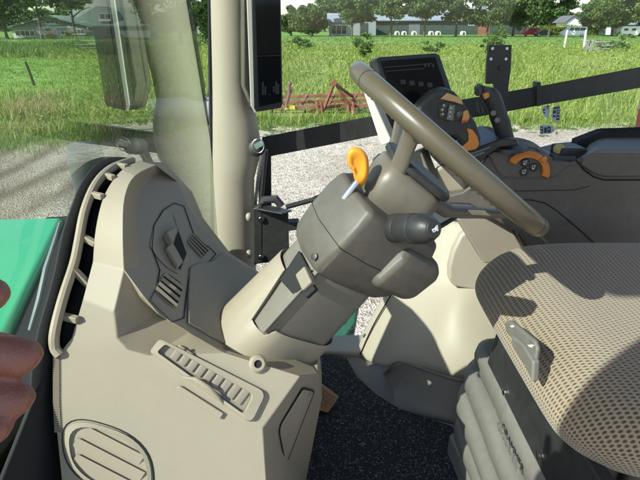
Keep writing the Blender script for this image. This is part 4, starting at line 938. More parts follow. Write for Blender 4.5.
# gravel yard
m, nt, b, out = newmat('gravel'); tc = N(nt, 'ShaderNodeTexCoord')
v1 = N(nt, 'ShaderNodeTexVoronoi', inp={'Scale': 22.0}); L(nt, tc.outputs['Object'], v1.inputs['Vector'])
v2 = N(nt, 'ShaderNodeTexVoronoi', inp={'Scale': 55.0}); L(nt, tc.outputs['Object'], v2.inputs['Vector'])
s1 = N(nt, 'ShaderNodeSeparateColor'); L(nt, v1.outputs['Color'], s1.inputs[0]); s2 = N(nt, 'ShaderNodeSeparateColor'); L(nt, v2.outputs['Color'], s2.inputs[0])
st_ = mathn(nt, 'MULTIPLY_ADD', s1.outputs[0], .5, mathn(nt, 'MULTIPLY', s2.outputs[1], .5))
c1 = ramp(nt, st_, [(.1, (.22, .19, .145)), (.4, (.42, .375, .30)), (.7, (.56, .51, .42)), (1, (.70, .65, .56))])
big = N(nt, 'ShaderNodeTexNoise', inp={'Scale': .5, 'Detail': 7.0, 'Roughness': .6}); L(nt, tc.outputs['Object'], big.inputs['Vector'])
dirt = mathn(nt, 'MULTIPLY', ramp(nt, big.outputs[0], [(.45, (0, 0, 0)), (.62, (1, 1, 1))]), .45)
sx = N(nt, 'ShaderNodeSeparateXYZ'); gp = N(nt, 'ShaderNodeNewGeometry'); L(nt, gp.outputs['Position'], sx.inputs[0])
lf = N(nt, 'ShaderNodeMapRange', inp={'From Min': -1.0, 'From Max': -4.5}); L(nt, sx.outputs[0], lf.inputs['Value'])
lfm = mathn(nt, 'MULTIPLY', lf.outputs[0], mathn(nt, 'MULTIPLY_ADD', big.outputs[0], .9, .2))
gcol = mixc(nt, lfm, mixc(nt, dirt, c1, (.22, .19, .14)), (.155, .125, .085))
yq = mathn(nt, 'SUBTRACT', sx.outputs[1], 8.0); xe = mathn(nt, 'ADD', sx.outputs[0], mathn(nt, 'MULTIPLY', mathn(nt, 'MULTIPLY', yq, yq), .05))
rut = mathn(nt, 'MULTIPLY_ADD', mathn(nt, 'SINE', mathn(nt, 'MULTIPLY_ADD', xe, 8.0, mathn(nt, 'MULTIPLY', big.outputs[0], 3.0))), .5, .5)
rm = N(nt, 'ShaderNodeMapRange', inp={'From Min': -3.2, 'From Max': -4.2}); L(nt, xe, rm.inputs['Value'])
gcol = mixc(nt, mathn(nt, 'MULTIPLY', mathn(nt, 'MULTIPLY', mathn(nt, 'POWER', rut, 2.0), rm.outputs[0]), .75), gcol, (.105, .08, .052))
ed = N(nt, 'ShaderNodeTexNoise', inp={'Scale': 1.3, 'Detail': 8.0, 'Roughness': .7}); L(nt, tc.outputs['Object'], ed.inputs['Vector'])
yy = N(nt, 'ShaderNodeMapRange', inp={'From Min': 9.0, 'From Max': 13.2}); L(nt, sx.outputs[1], yy.inputs['Value'])
gm = mathn(nt, 'GREATER_THAN', mathn(nt, 'ADD', ed.outputs[0], mathn(nt, 'MULTIPLY', yy.outputs[0], .28)), .74)
L(nt, mixc(nt, gm, gcol, (.07, .11, .03)), b.inputs['Base Color']); b.inputs['Roughness'].default_value = .95; b.inputs['Specular IOR Level'].default_value = .1
bp = N(nt, 'ShaderNodeBump', inp={'Strength': .8, 'Distance': .02}); L(nt, mathn(nt, 'ADD', v1.outputs['Distance'], v2.outputs['Distance']), bp.inputs['Height']); L(nt, bp.outputs[0], b.inputs['Normal'])
sheet_z('gravel_yard', [(-60, -40), (80, -40)] + wav(80, -60, 160, yard_edge), .008, m)
sheet_z('short_meadow', wav(-80, -6, 40, lambda x: 19 + .5 * math.sin(x)) + wav(-6, -80, 40, lambda x: 40 + math.sin(x * .4)), .012, noise_mat('meadow', [(.09, .17, .025), (.14, .24, .045), (.19, .29, .07)], .15, fine=12))

# --- grass blades (one mesh: nobody could count them)
def blades(name, n, region, hmin, hmax, wid, cols, seed, clump=7, spread=.16, dens_pow=1.0, lean=.45):
    rng = np.random.default_rng(seed)
    x0, x1, y0, y1 = region['box']
    nc = n // clump; cx = []; cy = []
    while len(cx) < nc:
        u = rng.random(nc * 2); y = y0 + (y1 - y0) * u ** dens_pow; half = y * .74 + 2
        xlo = np.maximum(x0, -half); xhi = np.minimum(x1, half); x = xlo + (xhi - xlo) * rng.random(nc * 2)
        ok = region['fn'](x, y) & (xhi > xlo)
        w = (xhi - xlo) / (2 * half.max()); ok &= rng.random(nc * 2) < w
        cx += list(x[ok]); cy += list(y[ok])
    cx = np.array(cx[:nc]); cy = np.array(cy[:nc])
    ch = hmin + (hmax - hmin) * (.5 + .5 * np.sin(cx * .9 + np.sin(cy * .7) * 2) * np.sin(cy * .8 + 1.3)) * .7 + (hmax - hmin) * .3 * rng.random(nc)
    X = np.repeat(cx, clump) + rng.normal(0, spread, nc * clump); Y = np.repeat(cy, clump) + rng.normal(0, spread, nc * clump)
    H = np.repeat(ch, clump) * rng.uniform(.55, 1.1, nc * clump); tot = nc * clump
    a = rng.uniform(0, 2 * np.pi, tot); la = rng.uniform(0, 2 * np.pi, tot); ll = H * rng.uniform(.1, lean, tot)
    W_ = wid * (.6 + Y / 30.0) * rng.uniform(.6, 1.4, tot)
    dx, dy = np.cos(a) * W_ / 2, np.sin(a) * W_ / 2; lx, ly = np.cos(la) * ll, np.sin(la) * ll
    co = np.zeros((tot, 5, 3))
    co[:, 0] = np.stack([X - dx, Y - dy, np.zeros(tot)], 1); co[:, 1] = np.stack([X + dx, Y + dy, np.zeros(tot)], 1)
    co[:, 2] = np.stack([X + dx * .8 + lx * .35, Y + dy * .8 + ly * .35, H * .6], 1); co[:, 3] = np.stack([X - dx * .8 + lx * .35, Y - dy * .8 + ly * .35, H * .6], 1)
    co[:, 4] = np.stack([X + lx, Y + ly, H], 1)
    me = bpy.data.meshes.new(name); me.vertices.add(tot * 5); me.vertices.foreach_set('co', co.reshape(-1))
    base = (np.arange(tot) * 5)[:, None]; li = np.concatenate([base + np.array([0, 1, 2, 3]), base + np.array([3, 2, 4])], 1).reshape(-1)
    me.loops.add(len(li)); me.loops.foreach_set('vertex_index', li.astype(np.int32))
    ls = (np.arange(tot) * 7)[:, None] + np.array([0, 4]); me.polygons.add(tot * 2); me.polygons.foreach_set('loop_start', ls.reshape(-1).astype(np.int32))
    me.polygons.foreach_set('loop_total', np.tile([4, 3], tot).astype(np.int32)) if hasattr(me.polygons[0], 'loop_total') and False else None
    me.update(calc_edges=True); me.validate()
    o = bpy.data.objects.new(name, me); C.objects.link(o); me.materials.append(leaf_mat(name + '_leaf', cols)); return o
def leaf_mat(name, cols, trans=.25):
    m, nt, b, out = newmat(name); g = N(nt, 'ShaderNodeNewGeometry'); tc = N(nt, 'ShaderNodeTexCoord')
    n1 = N(nt, 'ShaderNodeTexNoise', inp={'Scale': .35, 'Detail': 4.0}); L(nt, tc.outputs['Object'], n1.inputs['Vector'])
    f = mathn(nt, 'MULTIPLY_ADD', g.outputs['Random Per Island'], .6, mathn(nt, 'MULTIPLY', n1.outputs[0], .4))
    n = len(cols); c = ramp(nt, f, [(.18 + .64 * i / (n - 1), q) for i, q in enumerate(cols)])
    L(nt, c, b.inputs['Base Color']); b.inputs['Roughness'].default_value = .6; b.inputs['Specular IOR Level'].default_value = .25
    tl = N(nt, 'ShaderNodeBsdfTranslucent'); L(nt, c, tl.inputs[0]); mx = N(nt, 'ShaderNodeMixShader'); mx.inputs[0].default_value = trans
    L(nt, b.outputs[0], mx.inputs[1]); L(nt, tl.outputs[0], mx.inputs[2]); L(nt, mx.outputs[0], out.inputs[0]); return m
ye = np.vectorize(yard_edge)
mead = lambda x, y: (x < -.42 * y) & (y > 18.5) & (y < 40)
wild = lambda x, y: (y > ye(x) + .1) & ~mead(x, y) & ~((x > -2.2) & (x < 2.2) & (y > 13.5) & (y < 15.6))
o = blades('tall_grass', 120000, {'box': (-60, 60, 10, 62), 'fn': wild}, .18, .62, .016, [(.09, .15, .02), (.16, .25, .035), (.22, .31, .06), (.28, .34, .085), (.38, .39, .15)], 3, dens_pow=1.5, lean=.9)
o['kind'] = 'stuff'; tag(o, 'tall yellow-green weeds and wild grass behind the gravel yard', 'grass')
def leaves(name, n, region, hmax, size, cols, seed, dens_pow=1.5):
    rng = np.random.default_rng(seed); x0, x1, y0, y1 = region['box']; X = np.zeros(0); Y = np.zeros(0)
    while len(X) < n:
        m_ = n * 3; y = y0 + (y1 - y0) * rng.random(m_) ** dens_pow; half = y * .74 + 2; x = (rng.random(m_) * 2 - 1) * half
        ok = region['fn'](x, y) & (x > x0) & (x < x1) & (rng.random(m_) < half / half.max())
        pat = .5 + .5 * np.sin(x * .8 + 2 * np.sin(y * .5)) * np.cos(y * .45 + np.sin(x * .3) * 2); ok &= rng.random(m_) < .25 + .75 * pat
        X = np.concatenate([X, x[ok]]); Y = np.concatenate([Y, y[ok]])
    X = X[:n]; Y = Y[:n]; Z = hmax * rng.random(n) ** .8 * (.55 + .45 * np.sin(X * .7 + Y * .4)) + .03
    pos = np.stack([X, Y, np.abs(Z)], 1); a = rng.normal(0, 1, (n, 3)); a[:, 2] *= .5; a /= np.linalg.norm(a, axis=1)[:, None]; bq = np.cross(a, np.array([0, 0, 1.0]) + rng.normal(0, .5, (n, 3))); bq /= np.linalg.norm(bq, axis=1)[:, None]
    s = (size * (.6 + Y / 30) * rng.uniform(.5, 1.4, n))[:, None]
    co = np.stack([pos - a * s, pos + bq * s * .4, pos + a * s, pos - bq * s * .4], 1)
    me = bpy.data.meshes.new(name); me.vertices.add(n * 4); me.vertices.foreach_set('co', co.reshape(-1)); me.loops.add(n * 4); me.loops.foreach_set('vertex_index', np.arange(n * 4, dtype=np.int32)); me.polygons.add(n); me.polygons.foreach_set('loop_start', np.arange(n, dtype=np.int32) * 4); me.update(calc_edges=True); me.validate()
    o = bpy.data.objects.new(name, me); C.objects.link(o); me.materials.append(leaf_mat(name + '_leaf', cols)); o['kind'] = 'stuff'; return o
tag(leaves('weed_leaves', 60000, {'box': (-60, 60, 10, 66), 'fn': wild}, .7, .040, [(.07, .13, .02), (.14, .23, .035), (.22, .31, .06), (.34, .40, .10)], 21), 'broad green weed leaves among the wild grass', 'weeds')
tag(leaves('seed_heads', 9000, {'box': (-60, 60, 11, 60), 'fn': wild}, .8, .016, [(.45, .42, .18), (.6, .55, .35), (.7, .66, .5)], 22), 'pale straw seed heads over the wild grass', 'weeds')
o = blades('meadow_grass', 16000, {'box': (-60, -5, 17, 41), 'fn': lambda x, y: mead(x, y)}, .06, .14, .02, [(.10, .20, .025), (.16, .27, .05), (.22, .32, .08)], 5, lean=.9)
o['kind'] = 'stuff'; tag(o, 'short bright green meadow grass beyond the dark fence post', 'grass')
o = blades('verge_grass', 26000, {'box': (-14, 16, 8.5, 15.5), 'fn': lambda x, y: (np.abs(y - ye(x)) < 1.5 + np.sin(x * 2) * .5) & (np.random.default_rng(2).random(len(x)) < np.clip(1.1 - np.abs(y - ye(x)), .08, 1))}, .05, .22, .012, [(.09, .18, .025), (.15, .26, .04), (.28, .28, .09)], 8, lean=.9)
o['kind'] = 'stuff'; tag(o, 'short green grass creeping over the gravel edge', 'grass')
o = blades('field_grass', 16000, {'box': (-70, 90, 60, 118), 'fn': lambda x, y: y > 0}, .12, .3, .022, [(.08, .155, .03), (.13, .22, .05), (.18, .27, .07)], 9, lean=.8)
o['kind'] = 'stuff'; tag(o, 'even green field grass in front of the distant trees', 'grass')
# pale seed heads and flowers scattered over the weeds
o = blades('reed_grass', 15000, {'box': (-60, -10, 41, 58), 'fn': lambda x, y: x < -.36 * y}, .7, 1.15, .022, [(.06, .12, .025), (.10, .18, .035), (.15, .22, .06)], 14, lean=.5)
o['kind'] = 'stuff'; tag(o, 'taller darker reed strip beyond the bright green meadow', 'reeds')
o = blades('dry_grass', 2600, {'box': (-9.5, -4.6, 11.2, 17), 'fn': lambda x, y: np.sin(x * 2.3 + y) + np.sin(y * 1.9) > .2}, .3, .7, .014, [(.20, .20, .06), (.36, .30, .14), (.48, .40, .22)], 15, lean=.9)
o['kind'] = 'stuff'; tag(o, 'straw coloured dry grass tufts on the bank at the left', 'dry grass')
# --- trees and shrubs
BARK = noise_mat('bark', [(.04, .033, .024), (.09, .075, .055), (.14, .12, .09)], 3, fine=30)
LEAF = [leaf_mat('leaf_a', [(.04, .08, .022), (.075, .14, .036), (.12, .20, .06)], .35), leaf_mat('leaf_b', [(.045, .085, .028), (.085, .145, .045), (.13, .20, .075)], .35), leaf_mat('leaf_c', [(.05, .095, .022), (.09, .16, .035), (.14, .22, .06)], .35)]
def crown_mesh(name, rng, c, rx, ry, rz, n, size, nclump, mat, parent, flatb=.0):
    cl = []
    while len(cl) < nclump:
        p = rng.uniform(-1, 1, 3)
        r = np.linalg.norm(p)
        if r < 1 and (r > .35): cl.append(p * np.array([rx, ry, rz]))
    cl = np.array(cl); k = rng.integers(0, nclump, n); cr = rng.uniform(.22, .42, nclump)[k]
    d = rng.normal(0, 1, (n, 3)); d /= np.linalg.norm(d, axis=1)[:, None]; d *= (rng.random(n) ** .5)[:, None]
    pos = cl[k] + d * (cr[:, None] * np.array([rx, ry, rz]) * np.array([1, 1, .8]))
    a = rng.normal(0, 1, (n, 3)); a /= np.linalg.norm(a, axis=1)[:, None]; bq = np.cross(a, rng.normal(0, 1, (n, 3))); bq /= np.linalg.norm(bq, axis=1)[:, None]
    s = (size * rng.uniform(.6, 1.4, n))[:, None]
    co = np.stack([pos - a * s, pos + bq * s * .55, pos + a * s, pos - bq * s * .55], 1)
    cc = np.array([c[0], c[1], c[2]]); wl = WL[parent.name]
    me = bpy.data.meshes.new(name); me.vertices.add(n * 4); me.vertices.foreach_set('co', co.reshape(-1)); me.loops.add(n * 4); me.loops.foreach_set('vertex_index', np.arange(n * 4, dtype=np.int32))
    me.polygons.add(n); me.polygons.foreach_set('loop_start', np.arange(n, dtype=np.int32) * 4); me.update(calc_edges=True); me.validate()
    o = bpy.data.objects.new(name, me); C.objects.link(o); o.parent = parent; o.location = Vector(c) - wl; WL[o.name] = Vector(c); me.materials.append(mat); return o
def ground_at(px, Y): 
    d = ray(px, 33); return Vector((d.x / d.y * Y, Y, 0))
TREES = 0
def tree(px, Y, h, r, base, label, mat=0, n=1500, lsize=.32, tr=.28, name='tree', group=None, cat='tree'):
    global TREES; TREES += 1; rng = np.random.default_rng(100 + TREES)
    p = ground_at(px, Y); root = empty(name, p, label, cat, group)
    mb = MB(); th = base + (h - base) * .55; ben = rng.normal(0, .15, 2)
    tp = [p + Vector((ben[0] * t * t * 2, ben[1] * t, th * t)) for t in (0, .08, .3, .6, 1)]
    mb.tube(tp, [tr * 1.35, tr, tr * .85, tr * .6, tr * .25], 8)
    for k in range(6):
        a = rng.uniform(0, 6.28); s = tp[2].lerp(tp[4], rng.uniform(0, .6)); e = s + Vector((math.cos(a) * r * .75, math.sin(a) * r * .75, (h - base) * rng.uniform(.1, .35)))
        mb.tube([s, s.lerp(e, .5) + Vector((0, 0, .3)), e], [tr * .45, tr * .28, tr * .08], 6)
    build('trunk', mb, BARK, root)
    crown_mesh('crown', rng, (p.x, p.y, (h + base) / 2), r, r * .9, (h - base) / 2, int(n * 2.8), lsize, max(14, int(r * 7)), LEAF[mat], root)
    return root
def shrub(px, Y, h, r, label, mat=2, n=700, lsize=.10, group=None, name='shrub'):
    global TREES; TREES += 1; rng = np.random.default_rng(100 + TREES); p = ground_at(px, Y); root = empty(name, p, label, 'shrub', group); mb = MB()
    for k in range(4):
        a = rng.uniform(0, 6.28); mb.tube([p, p + Vector((math.cos(a) * r * .25, math.sin(a) * r * .25, h * .5)), p + Vector((math.cos(a) * r * .5, math.sin(a) * r * .5, h * .85))], [.03, .02, .008], 5)
    build('stem', mb, BARK, root); crown_mesh('foliage', rng, (p.x, p.y, h * .55), r, r, h * .5, n, lsize, 14, LEAF[mat], root); return root
tree(6, 100, 11, 4.6, 3.8, 'leftmost tree before the farmhouse, cut by the left edge', 0, 2400)
tree(41, 98, 12, 4.6, 4.8, 'tree with a bare trunk before the brick end of the farmhouse', 1, 2600)
tree(75, 97, 12, 4.6, 5.0, 'tree with a bare trunk before the right half of the farmhouse roof', 0, 2600)
tree(-22, 100, 11, 5, 2.5, 'tree left of the farmhouse, beyond the left edge', 1, 1500)
tree(180, 60, 9, 4.5, .8, 'tall tree seen through the windscreen beside the pale pillar', 2, 2600, .22)
tree(205, 75, 10, 4.5, .8, 'tree behind the pale windscreen pillar', 1, 2000, .25)
tree(291, 135, 6.6, 3.6, .5, 'low bushy tree right of the corner display, where sky shows above', 1, 2400, .26)
tree(312, 128, 9.5, 4.2, .3, 'dense bushy tree left of the grey glazed shed', 0, 3600, .28)
tree(334, 150, 10, 5.3, 3.4, 'tree whose crown hangs over the grey glazed shed', 1, 2200)
tree(352, 120, 10, 4.3, 3.2, 'thin trunked tree just right of the grey glazed shed', 0, 1800, tr=.22)
tree(361, 132, 10, 4.3, 3.4, 'slender tree above the top of the steering wheel', 1, 1800, tr=.2)
tree(391, 120, 10.5, 5.1, 3.4, 'tree before the left end of the long barn', 2, 2300)
tree(424, 120, 10.5, 4.9, 3.4, 'tree before the middle of the long barn', 0, 2300)
tree(456, 122, 10.5, 4.9, 3.3, 'tree before the long barn, above the touch display corner', 1, 2300)
tree(487, 122, 10, 5.3, 2.4, 'tree with a low crown before the right end of the long barn', 0, 2800)
tree(513, 125, 11, 4.9, 2.6, 'tree left of the red van, standing clear of the barn', 2, 2300)
tree(522, 150, 11, 4.4, 3.0, 'tree directly behind the red van', 0, 2300)
tree(549, 118, 11, 5.2, 3.4, 'large tree between the red van and the white van', 1, 3200)
tree(592, 140, 9, 4.8, 1.8, 'tree right of the white house gable', 0, 3000)
tree(612, 128, 11, 6.0, 2.2, 'broad tree above the white caravan', 2, 3600)
tree(640, 130, 12, 6, 2.0, 'tree at the right edge above the white fence', 1, 3000)
tree(668, 130, 12, 6, 2.0, 'tree beyond the right edge', 1, 1500)
shrub(363, 38, 2.0, .85, 'bushy green shrub in the weeds before the barn, above the steering wheel', 2, 900, .09)
shrub(500, 40, 2.6, 1.0, 'tall light green shrub above the black bracket plate', 2, 1100, .10)
shrub(493, 46, 1.5, .9, 'smaller green shrub left of the tall shrub above the bracket plate', 1, 700, .10)
shrub(618, 50, 1.7, 1.6, 'dark green shrub beside the grey plank pile', 1, 900, .11)
shrub(435, 45, 1.2, 1.0, 'low round shrub above the touch display', 1, 600, .10)
shrub(301, 52, 1.3, 1.4, 'low dark shrub above the rusty cultivator', 0, 700, .11)
# far wood behind everything
rng = np.random.default_rng(5); wr_ = bpy.data.objects.new('tmp', None); WL['tmp'] = Vector((0, 0, 0)); C.objects.link(wr_)
fw = []
mb = MB(); rngs = random.Random(4)
n = 52000; u = rng.random(n); X = -190 + 420 * u; Hh = 7.5 + 2.5 * np.sin(X * .09) + 1.8 * np.sin(X * .23 + 1) + 1.2 * np.sin(X * .61)
Zz = Hh * rng.random(n) ** .7; Yy = 232 + rng.uniform(-4, 4, n)
a = rng.normal(0, 1, (n, 3)); a /= np.linalg.norm(a, axis=1)[:, None]; bq = np.cross(a, rng.normal(0, 1, (n, 3))); bq /= np.linalg.norm(bq, axis=1)[:, None]; s = rng.uniform(.4, .9, n)[:, None]
pos = np.stack([X, Yy, Zz], 1); co = np.stack([pos - a * s, pos + bq * s * .6, pos + a * s, pos - bq * s * .6], 1)
me = bpy.data.meshes.new('far_wood'); me.vertices.add(n * 4); me.vertices.foreach_set('co', co.reshape(-1)); me.loops.add(n * 4); me.loops.foreach_set('vertex_index', np.arange(n * 4, dtype=np.int32)); me.polygons.add(n); me.polygons.foreach_set('loop_start', np.arange(n, dtype=np.int32) * 4); me.update(calc_edges=True); me.validate()
fwo = bpy.data.objects.new('far_wood', me); C.objects.link(fwo); me.materials.append(LEAF[0]); fwo['kind'] = 'stuff'; tag(fwo, 'far dark wood on the horizon behind the farm buildings', 'wood')
bpy.data.objects.remove(wr_)

# --- buildings
R_GREEN = noise_mat('sage_roof', [(.20, .26, .22), (.26, .33, .28), (.30, .37, .32)], 1.0, .7, .1)
W_SAGE = flat('sage_boards', (.33, .39, .35), .8); BRICK = noise_mat('brick', [(.20, .10, .07), (.28, .15, .11), (.34, .22, .17)], 4, .9)
R_BLUE = noise_mat('blue_grey_roof', [(.16, .20, .23), (.21, .25, .28), (.25, .29, .32)], .6, .6, .1); W_DARK = noise_mat('dark_green_cladding', [(.03, .05, .045), (.045, .07, .06), (.06, .085, .075)], 1.0, .7)
GLASSD = flat('dark_pane', (.03, .04, .045), .15); WHT = flat('white_paint', (.75, .75, .72), .6)
def PB(px, py, Y): return P(px, py, Y)
YF = 108.0
fh = empty('farmhouse', ground_at(55, YF + 4), 'sage green farmhouse with low gables, brick panels and white windows behind three trees', 'house')
def zt_(px, py, Y): return P(px, py, Y)
def quadwall(name, pts, Y, mat, parent, d=.3): 
    mb = MB(); mb.prism([P(x, y, Y) for x, y in pts], (0, d, 0)); return build(name, mb, mat, parent, smooth=False)
def gnd(px, Y): g = ground_at(px, Y); return g
def wallpoly(name, pxs, Y, mat, parent, d=.3):
    v = [P(x, y, Y) if y is not None else gnd(x, Y) for x, y in pxs]; mb = MB(); mb.prism(v, (0, d, 0)); return build(name, mb, mat, parent, smooth=False)
wallpoly('wall', [(12, None), (12, 27), (48, 16.5), (91, 27), (91, None)], YF, W_SAGE, fh, 8)
wallpoly('brick_panel', [(45, None), (45, 29), (54, 29), (54, None)], YF - .08, BRICK, fh, .06)
wallpoly('brick_panel', [(65, None), (65, 28), (73, 28), (73, None)], YF - .08, BRICK, fh, .06)
wallpoly('brick_panel', [(85, None), (85, 28), (92, 28), (92, None)], YF - .08, BRICK, fh, .06)
def roofslab(name, a, b, Y0, Y1, mat, parent, th=.35):
    A0, B0 = P(*a, Y0), P(*b, Y0); d = Vector((0, Y1 - Y0, 0)); up = Vector((0, 0, th)); mb = MB()
    mb.loft([[A0, A0 + d, A0 + d + up, A0 + up], [B0, B0 + d, B0 + d + up, B0 + up]]); return build(name, mb, mat, parent, smooth=False)
roofslab('roof', (7, 28.4), (48, 16.8), YF - .8, YF + 8.5, R_GREEN, fh)
roofslab('roof', (48, 16.8), (93, 27.8), YF - .8, YF + 8.5, R_GREEN, fh)
# taller rear wing: big roof plane facing the yard
wallpoly('wall', [(74, None), (74, 26), (150, 26), (150, None)], YF + 9, W_SAGE, fh, 6)
mb = MB(); e0, e1 = P(70, 26.5, YF + 8.4), P(152, 26.5, YF + 8.4); r0, r1 = P(70, 9, YF + 15), P(152, 9, YF + 15); up = Vector((0, 0, .3)); mb.loft([[e0, e0 + up, r0 + up, r0], [e1, e1 + up, r1 + up, r1]]); build('roof', mb, R_GREEN, fh, smooth=False)
mb = MB(); mb.prism([P(72, 21, YF + 9), P(97, 6, YF + 9), P(112, 11, YF + 9), P(112, 24, YF + 9)], (0, 6, 0)); build('gable_block', mb, R_GREEN, fh, smooth=False)
def window(px0, py0, px1, py1, Y, parent, nx=2, d=.10):
    a, b = P(px0, py1, Y), P(px1, py0, Y); w = b.x - a.x; h = b.z - a.z; f = .09; mb = MB()
    for zz in (a.z + f / 2, b.z - f / 2): mb.box(((a.x + b.x) / 2, Y - d / 2, zz), (w, d, f))
    for k in range(nx + 1): mb.box((a.x + f / 2 + (w - f) * k / nx, Y - d / 2 - .002, (a.z + b.z) / 2), (f, d, h))
    wo = build('window', mb, WHT, parent, smooth=False); mb = MB(); mb.box(((a.x + b.x) / 2, Y - .03, (a.z + b.z) / 2), (w - f, .03, h - f)); build('pane', mb, GLASSD, wo, smooth=False)
for w in ((16, 30.5, 34.5, 36.2, 4), (53.5, 29.5, 64.5, 34.5, 3), (74, 29, 84, 34, 3), (41.5, 29, 44.5, 34, 1)): window(*w[:4], YF - .01, fh, w[4])
for k in range(5): window(42 + 4.4 * k, 20.5 + .3 * abs(k - 2), 45.2 + 4.4 * k, 24.2, YF - .01, fh, 1)
window(100, 13.4, 110.5, 19.5, YF + 8.9, fh, 2); window(97, 28.5, 103, 35, YF + 8.9, fh, 1); window(106, 28.5, 112, 35, YF + 8.9, fh, 1)
mb = MB(); mb.box(P(105, 20.5, YF + 8.6), (2.6, .5, .25)); build('balcony_rail', mb, WHT, fh, smooth=False)

YB = 150.0
bn = empty('long_barn', ground_at(440, YB + 6), 'long dark green barn with a blue-grey roof behind the row of trees', 'barn')
wallpoly('wall', [(366, None), (366, 20.5), (522, 20.5), (522, None)], YB, W_DARK, bn, 10)
mb = MB(); e0, e1 = P(362, 21, YB - .8), P(524, 20.5, YB - .8); r0, r1 = P(362, 8.0, YB + 9), P(524, 8.0, YB + 9); mb.loft([[e0, e0 + Vector((0, 0, .25)), r0 + Vector((0, 0, .25)), r0], [e1, e1 + Vector((0, 0, .25)), r1 + Vector((0, 0, .25)), r1]]); build('roof', mb, R_BLUE, bn, smooth=False)
wallpoly('door', [(478, None), (478, 23), (490, 23), (490, None)], YB - .1, flat('red_brown_door', (.22, .09, .06), .7), bn, .08)
wallpoly('door', [(409, None), (409, 23.5), (420, 23.5), (420, None)], YB - .1, flat('grey_door', (.12, .14, .14), .7), bn, .08)
window(468, 22.5, 476, 25.5, YB - .02, bn, 3)
sh = empty('glazed_shed', ground_at(341, 132), 'small grey shed with white framed glazing between the bushy tree and the barn', 'shed')
wallpoly('wall', [(329, None), (329, 22), (351, 22), (351, None)], 132, flat('shed_grey', (.27, .31, .33), .7), sh, 5)
mb = MB(); e0, e1 = P(327, 22.4, 131.5), P(353, 22.4, 131.5); r0, r1 = P(327, 14, 136), P(353, 14, 136); mb.loft([[e0, e0 + Vector((0, 0, .2)), r0 + Vector((0, 0, .2)), r0], [e1, e1 + Vector((0, 0, .2)), r1 + Vector((0, 0, .2)), r1]]); build('roof', mb, R_BLUE, sh, smooth=False)
window(331, 25, 347, 34.5, 131.98, sh, 3)
sh2 = empty('pitched_barn', ground_at(376, 140), 'grey gabled barn end with a pale door, left of the long barn', 'barn')
wallpoly('wall', [(353, None), (353, 20), (364, 14), (376, 20), (376, None)], 141, flat('pale_cladding', (.25, .30, .31), .7), sh2, 6)
wallpoly('door', [(360, None), (360, 23), (368, 23), (368, None)], 140.9, W_DARK, sh2, .08)
roofslab('roof', (351, 21), (364, 13.6), 140.4, 147.5, R_BLUE, sh2, .25); roofslab('roof', (364, 13.6), (378, 21), 140.4, 147.5, R_BLUE, sh2, .25)
wh = empty('white_house', ground_at(575, 175), 'white gabled house roof peeping over the yellow hedge', 'house')
wallpoly('wall', [(567, None), (567, 22), (574.5, 17), (582, 22), (582, None)], 175, WHT, wh, 8)
roofslab('roof', (565, 23), (574.5, 16.2), 174.5, 184, flat('slate', (.10, .10, .11), .7), wh, .3); roofslab('roof', (574.5, 16.2), (584, 23), 174.5, 184, flat('slate2', (.10, .10, .11), .7), wh, .3)
lowb = empty('low_outbuilding', ground_at(612, 150), 'low dark outbuilding with white doors under the broad tree', 'outbuilding')
wallpoly('wall', [(600, None), (600, 24.5), (652, 24.5), (652, None)], 150, W_DARK, lowb, 5)
mb = MB(); e0, e1 = P(598, 25, 149.4), P(654, 25, 149.4); r0, r1 = P(598, 19, 154), P(654, 19, 154); mb.loft([[e0, e0 + Vector((0, 0, .2)), r0 + Vector((0, 0, .2)), r0], [e1, e1 + Vector((0, 0, .2)), r1 + Vector((0, 0, .2)), r1]]); build('roof', mb, R_BLUE, lowb, smooth=False)
for x in (606, 618, 634): wallpoly('door', [(x, None), (x, 26.5), (x + 5, 26.5), (x + 5, None)], 149.9, WHT, lowb, .06)
# yellow-green hedge
hd = empty('clipped_hedge', ground_at(566, 140), 'clipped yellow-green hedge behind the white van', 'hedge')
p0, p1 = ground_at(533, 140), ground_at(600, 140); rng = np.random.default_rng(55); 
crown_mesh('foliage', rng, ((p0.x + p1.x) / 2, 140, 1.15), (p1.x - p0.x) / 2, .8, 1.5, 5000, .16, 260, leaf_mat('hedge_leaf', [(.10, .15, .02), (.18, .22, .03), (.25, .27, .04)]), hd)
mb = MB(); mb.box(((p0.x + p1.x) / 2, 140.2, 1.0), (p1.x - p0.x - 1, .7, 2.0)); build('hedge_core', mb, LEAF[0], hd)

# --- vehicles
TYRE = flat('tyre', (.015, .015, .016), .9)
def vehicle(name, px, Y, prof, L_, Wd, mat, label, cat, glass_prof, wheels, wr=.33):
    o = ground_at(px, Y); root = empty(name, o, label, cat)
    mb = MB(); mb.prism([o + Vector((x, -Wd / 2, z)) for x, z in prof], (0, Wd, 0)); build('body', mb, mat, root, bevel=.06)
    for g in glass_prof:
        mb = MB(); mb.prism([o + Vector((x, -Wd / 2 - .012, z)) for x, z in g], (0, .02, 0)); build('side_window', mb, GLASSD, root, smooth=False)
    for x in wheels:
        mb = MB(); c = o + Vector((x, -Wd / 2 + .1, wr)); mb.lathe(c, (0, -1, 0), [(wr * .98, -.1), (wr, 0), (wr, .08), (wr * .9, .12), (wr * .62, .12)], 18); w = build('wheel', mb, TYRE, root)
        mb = MB(); mb.lathe(c + Vector((0, -.115, 0)), (0, -1, 0), [(wr * .6, 0), (wr * .55, .012), (wr * .15, .02)], 14); build('rim', mb, M['chrome'], w)
    mb = MB(); mb.box(o + Vector((-L_ / 2 + .02, -Wd / 2 + .25, .75)), (.06, .28, .16)); build('headlight', mb, M['white'], root)
    return root
van = [(-2.7, .35), (2.7, .35), (2.7, 1.9), (2.55, 2.15), (-1.2, 2.15), (-1.75, 1.35), (-2.6, 1.1), (-2.72, .8)]
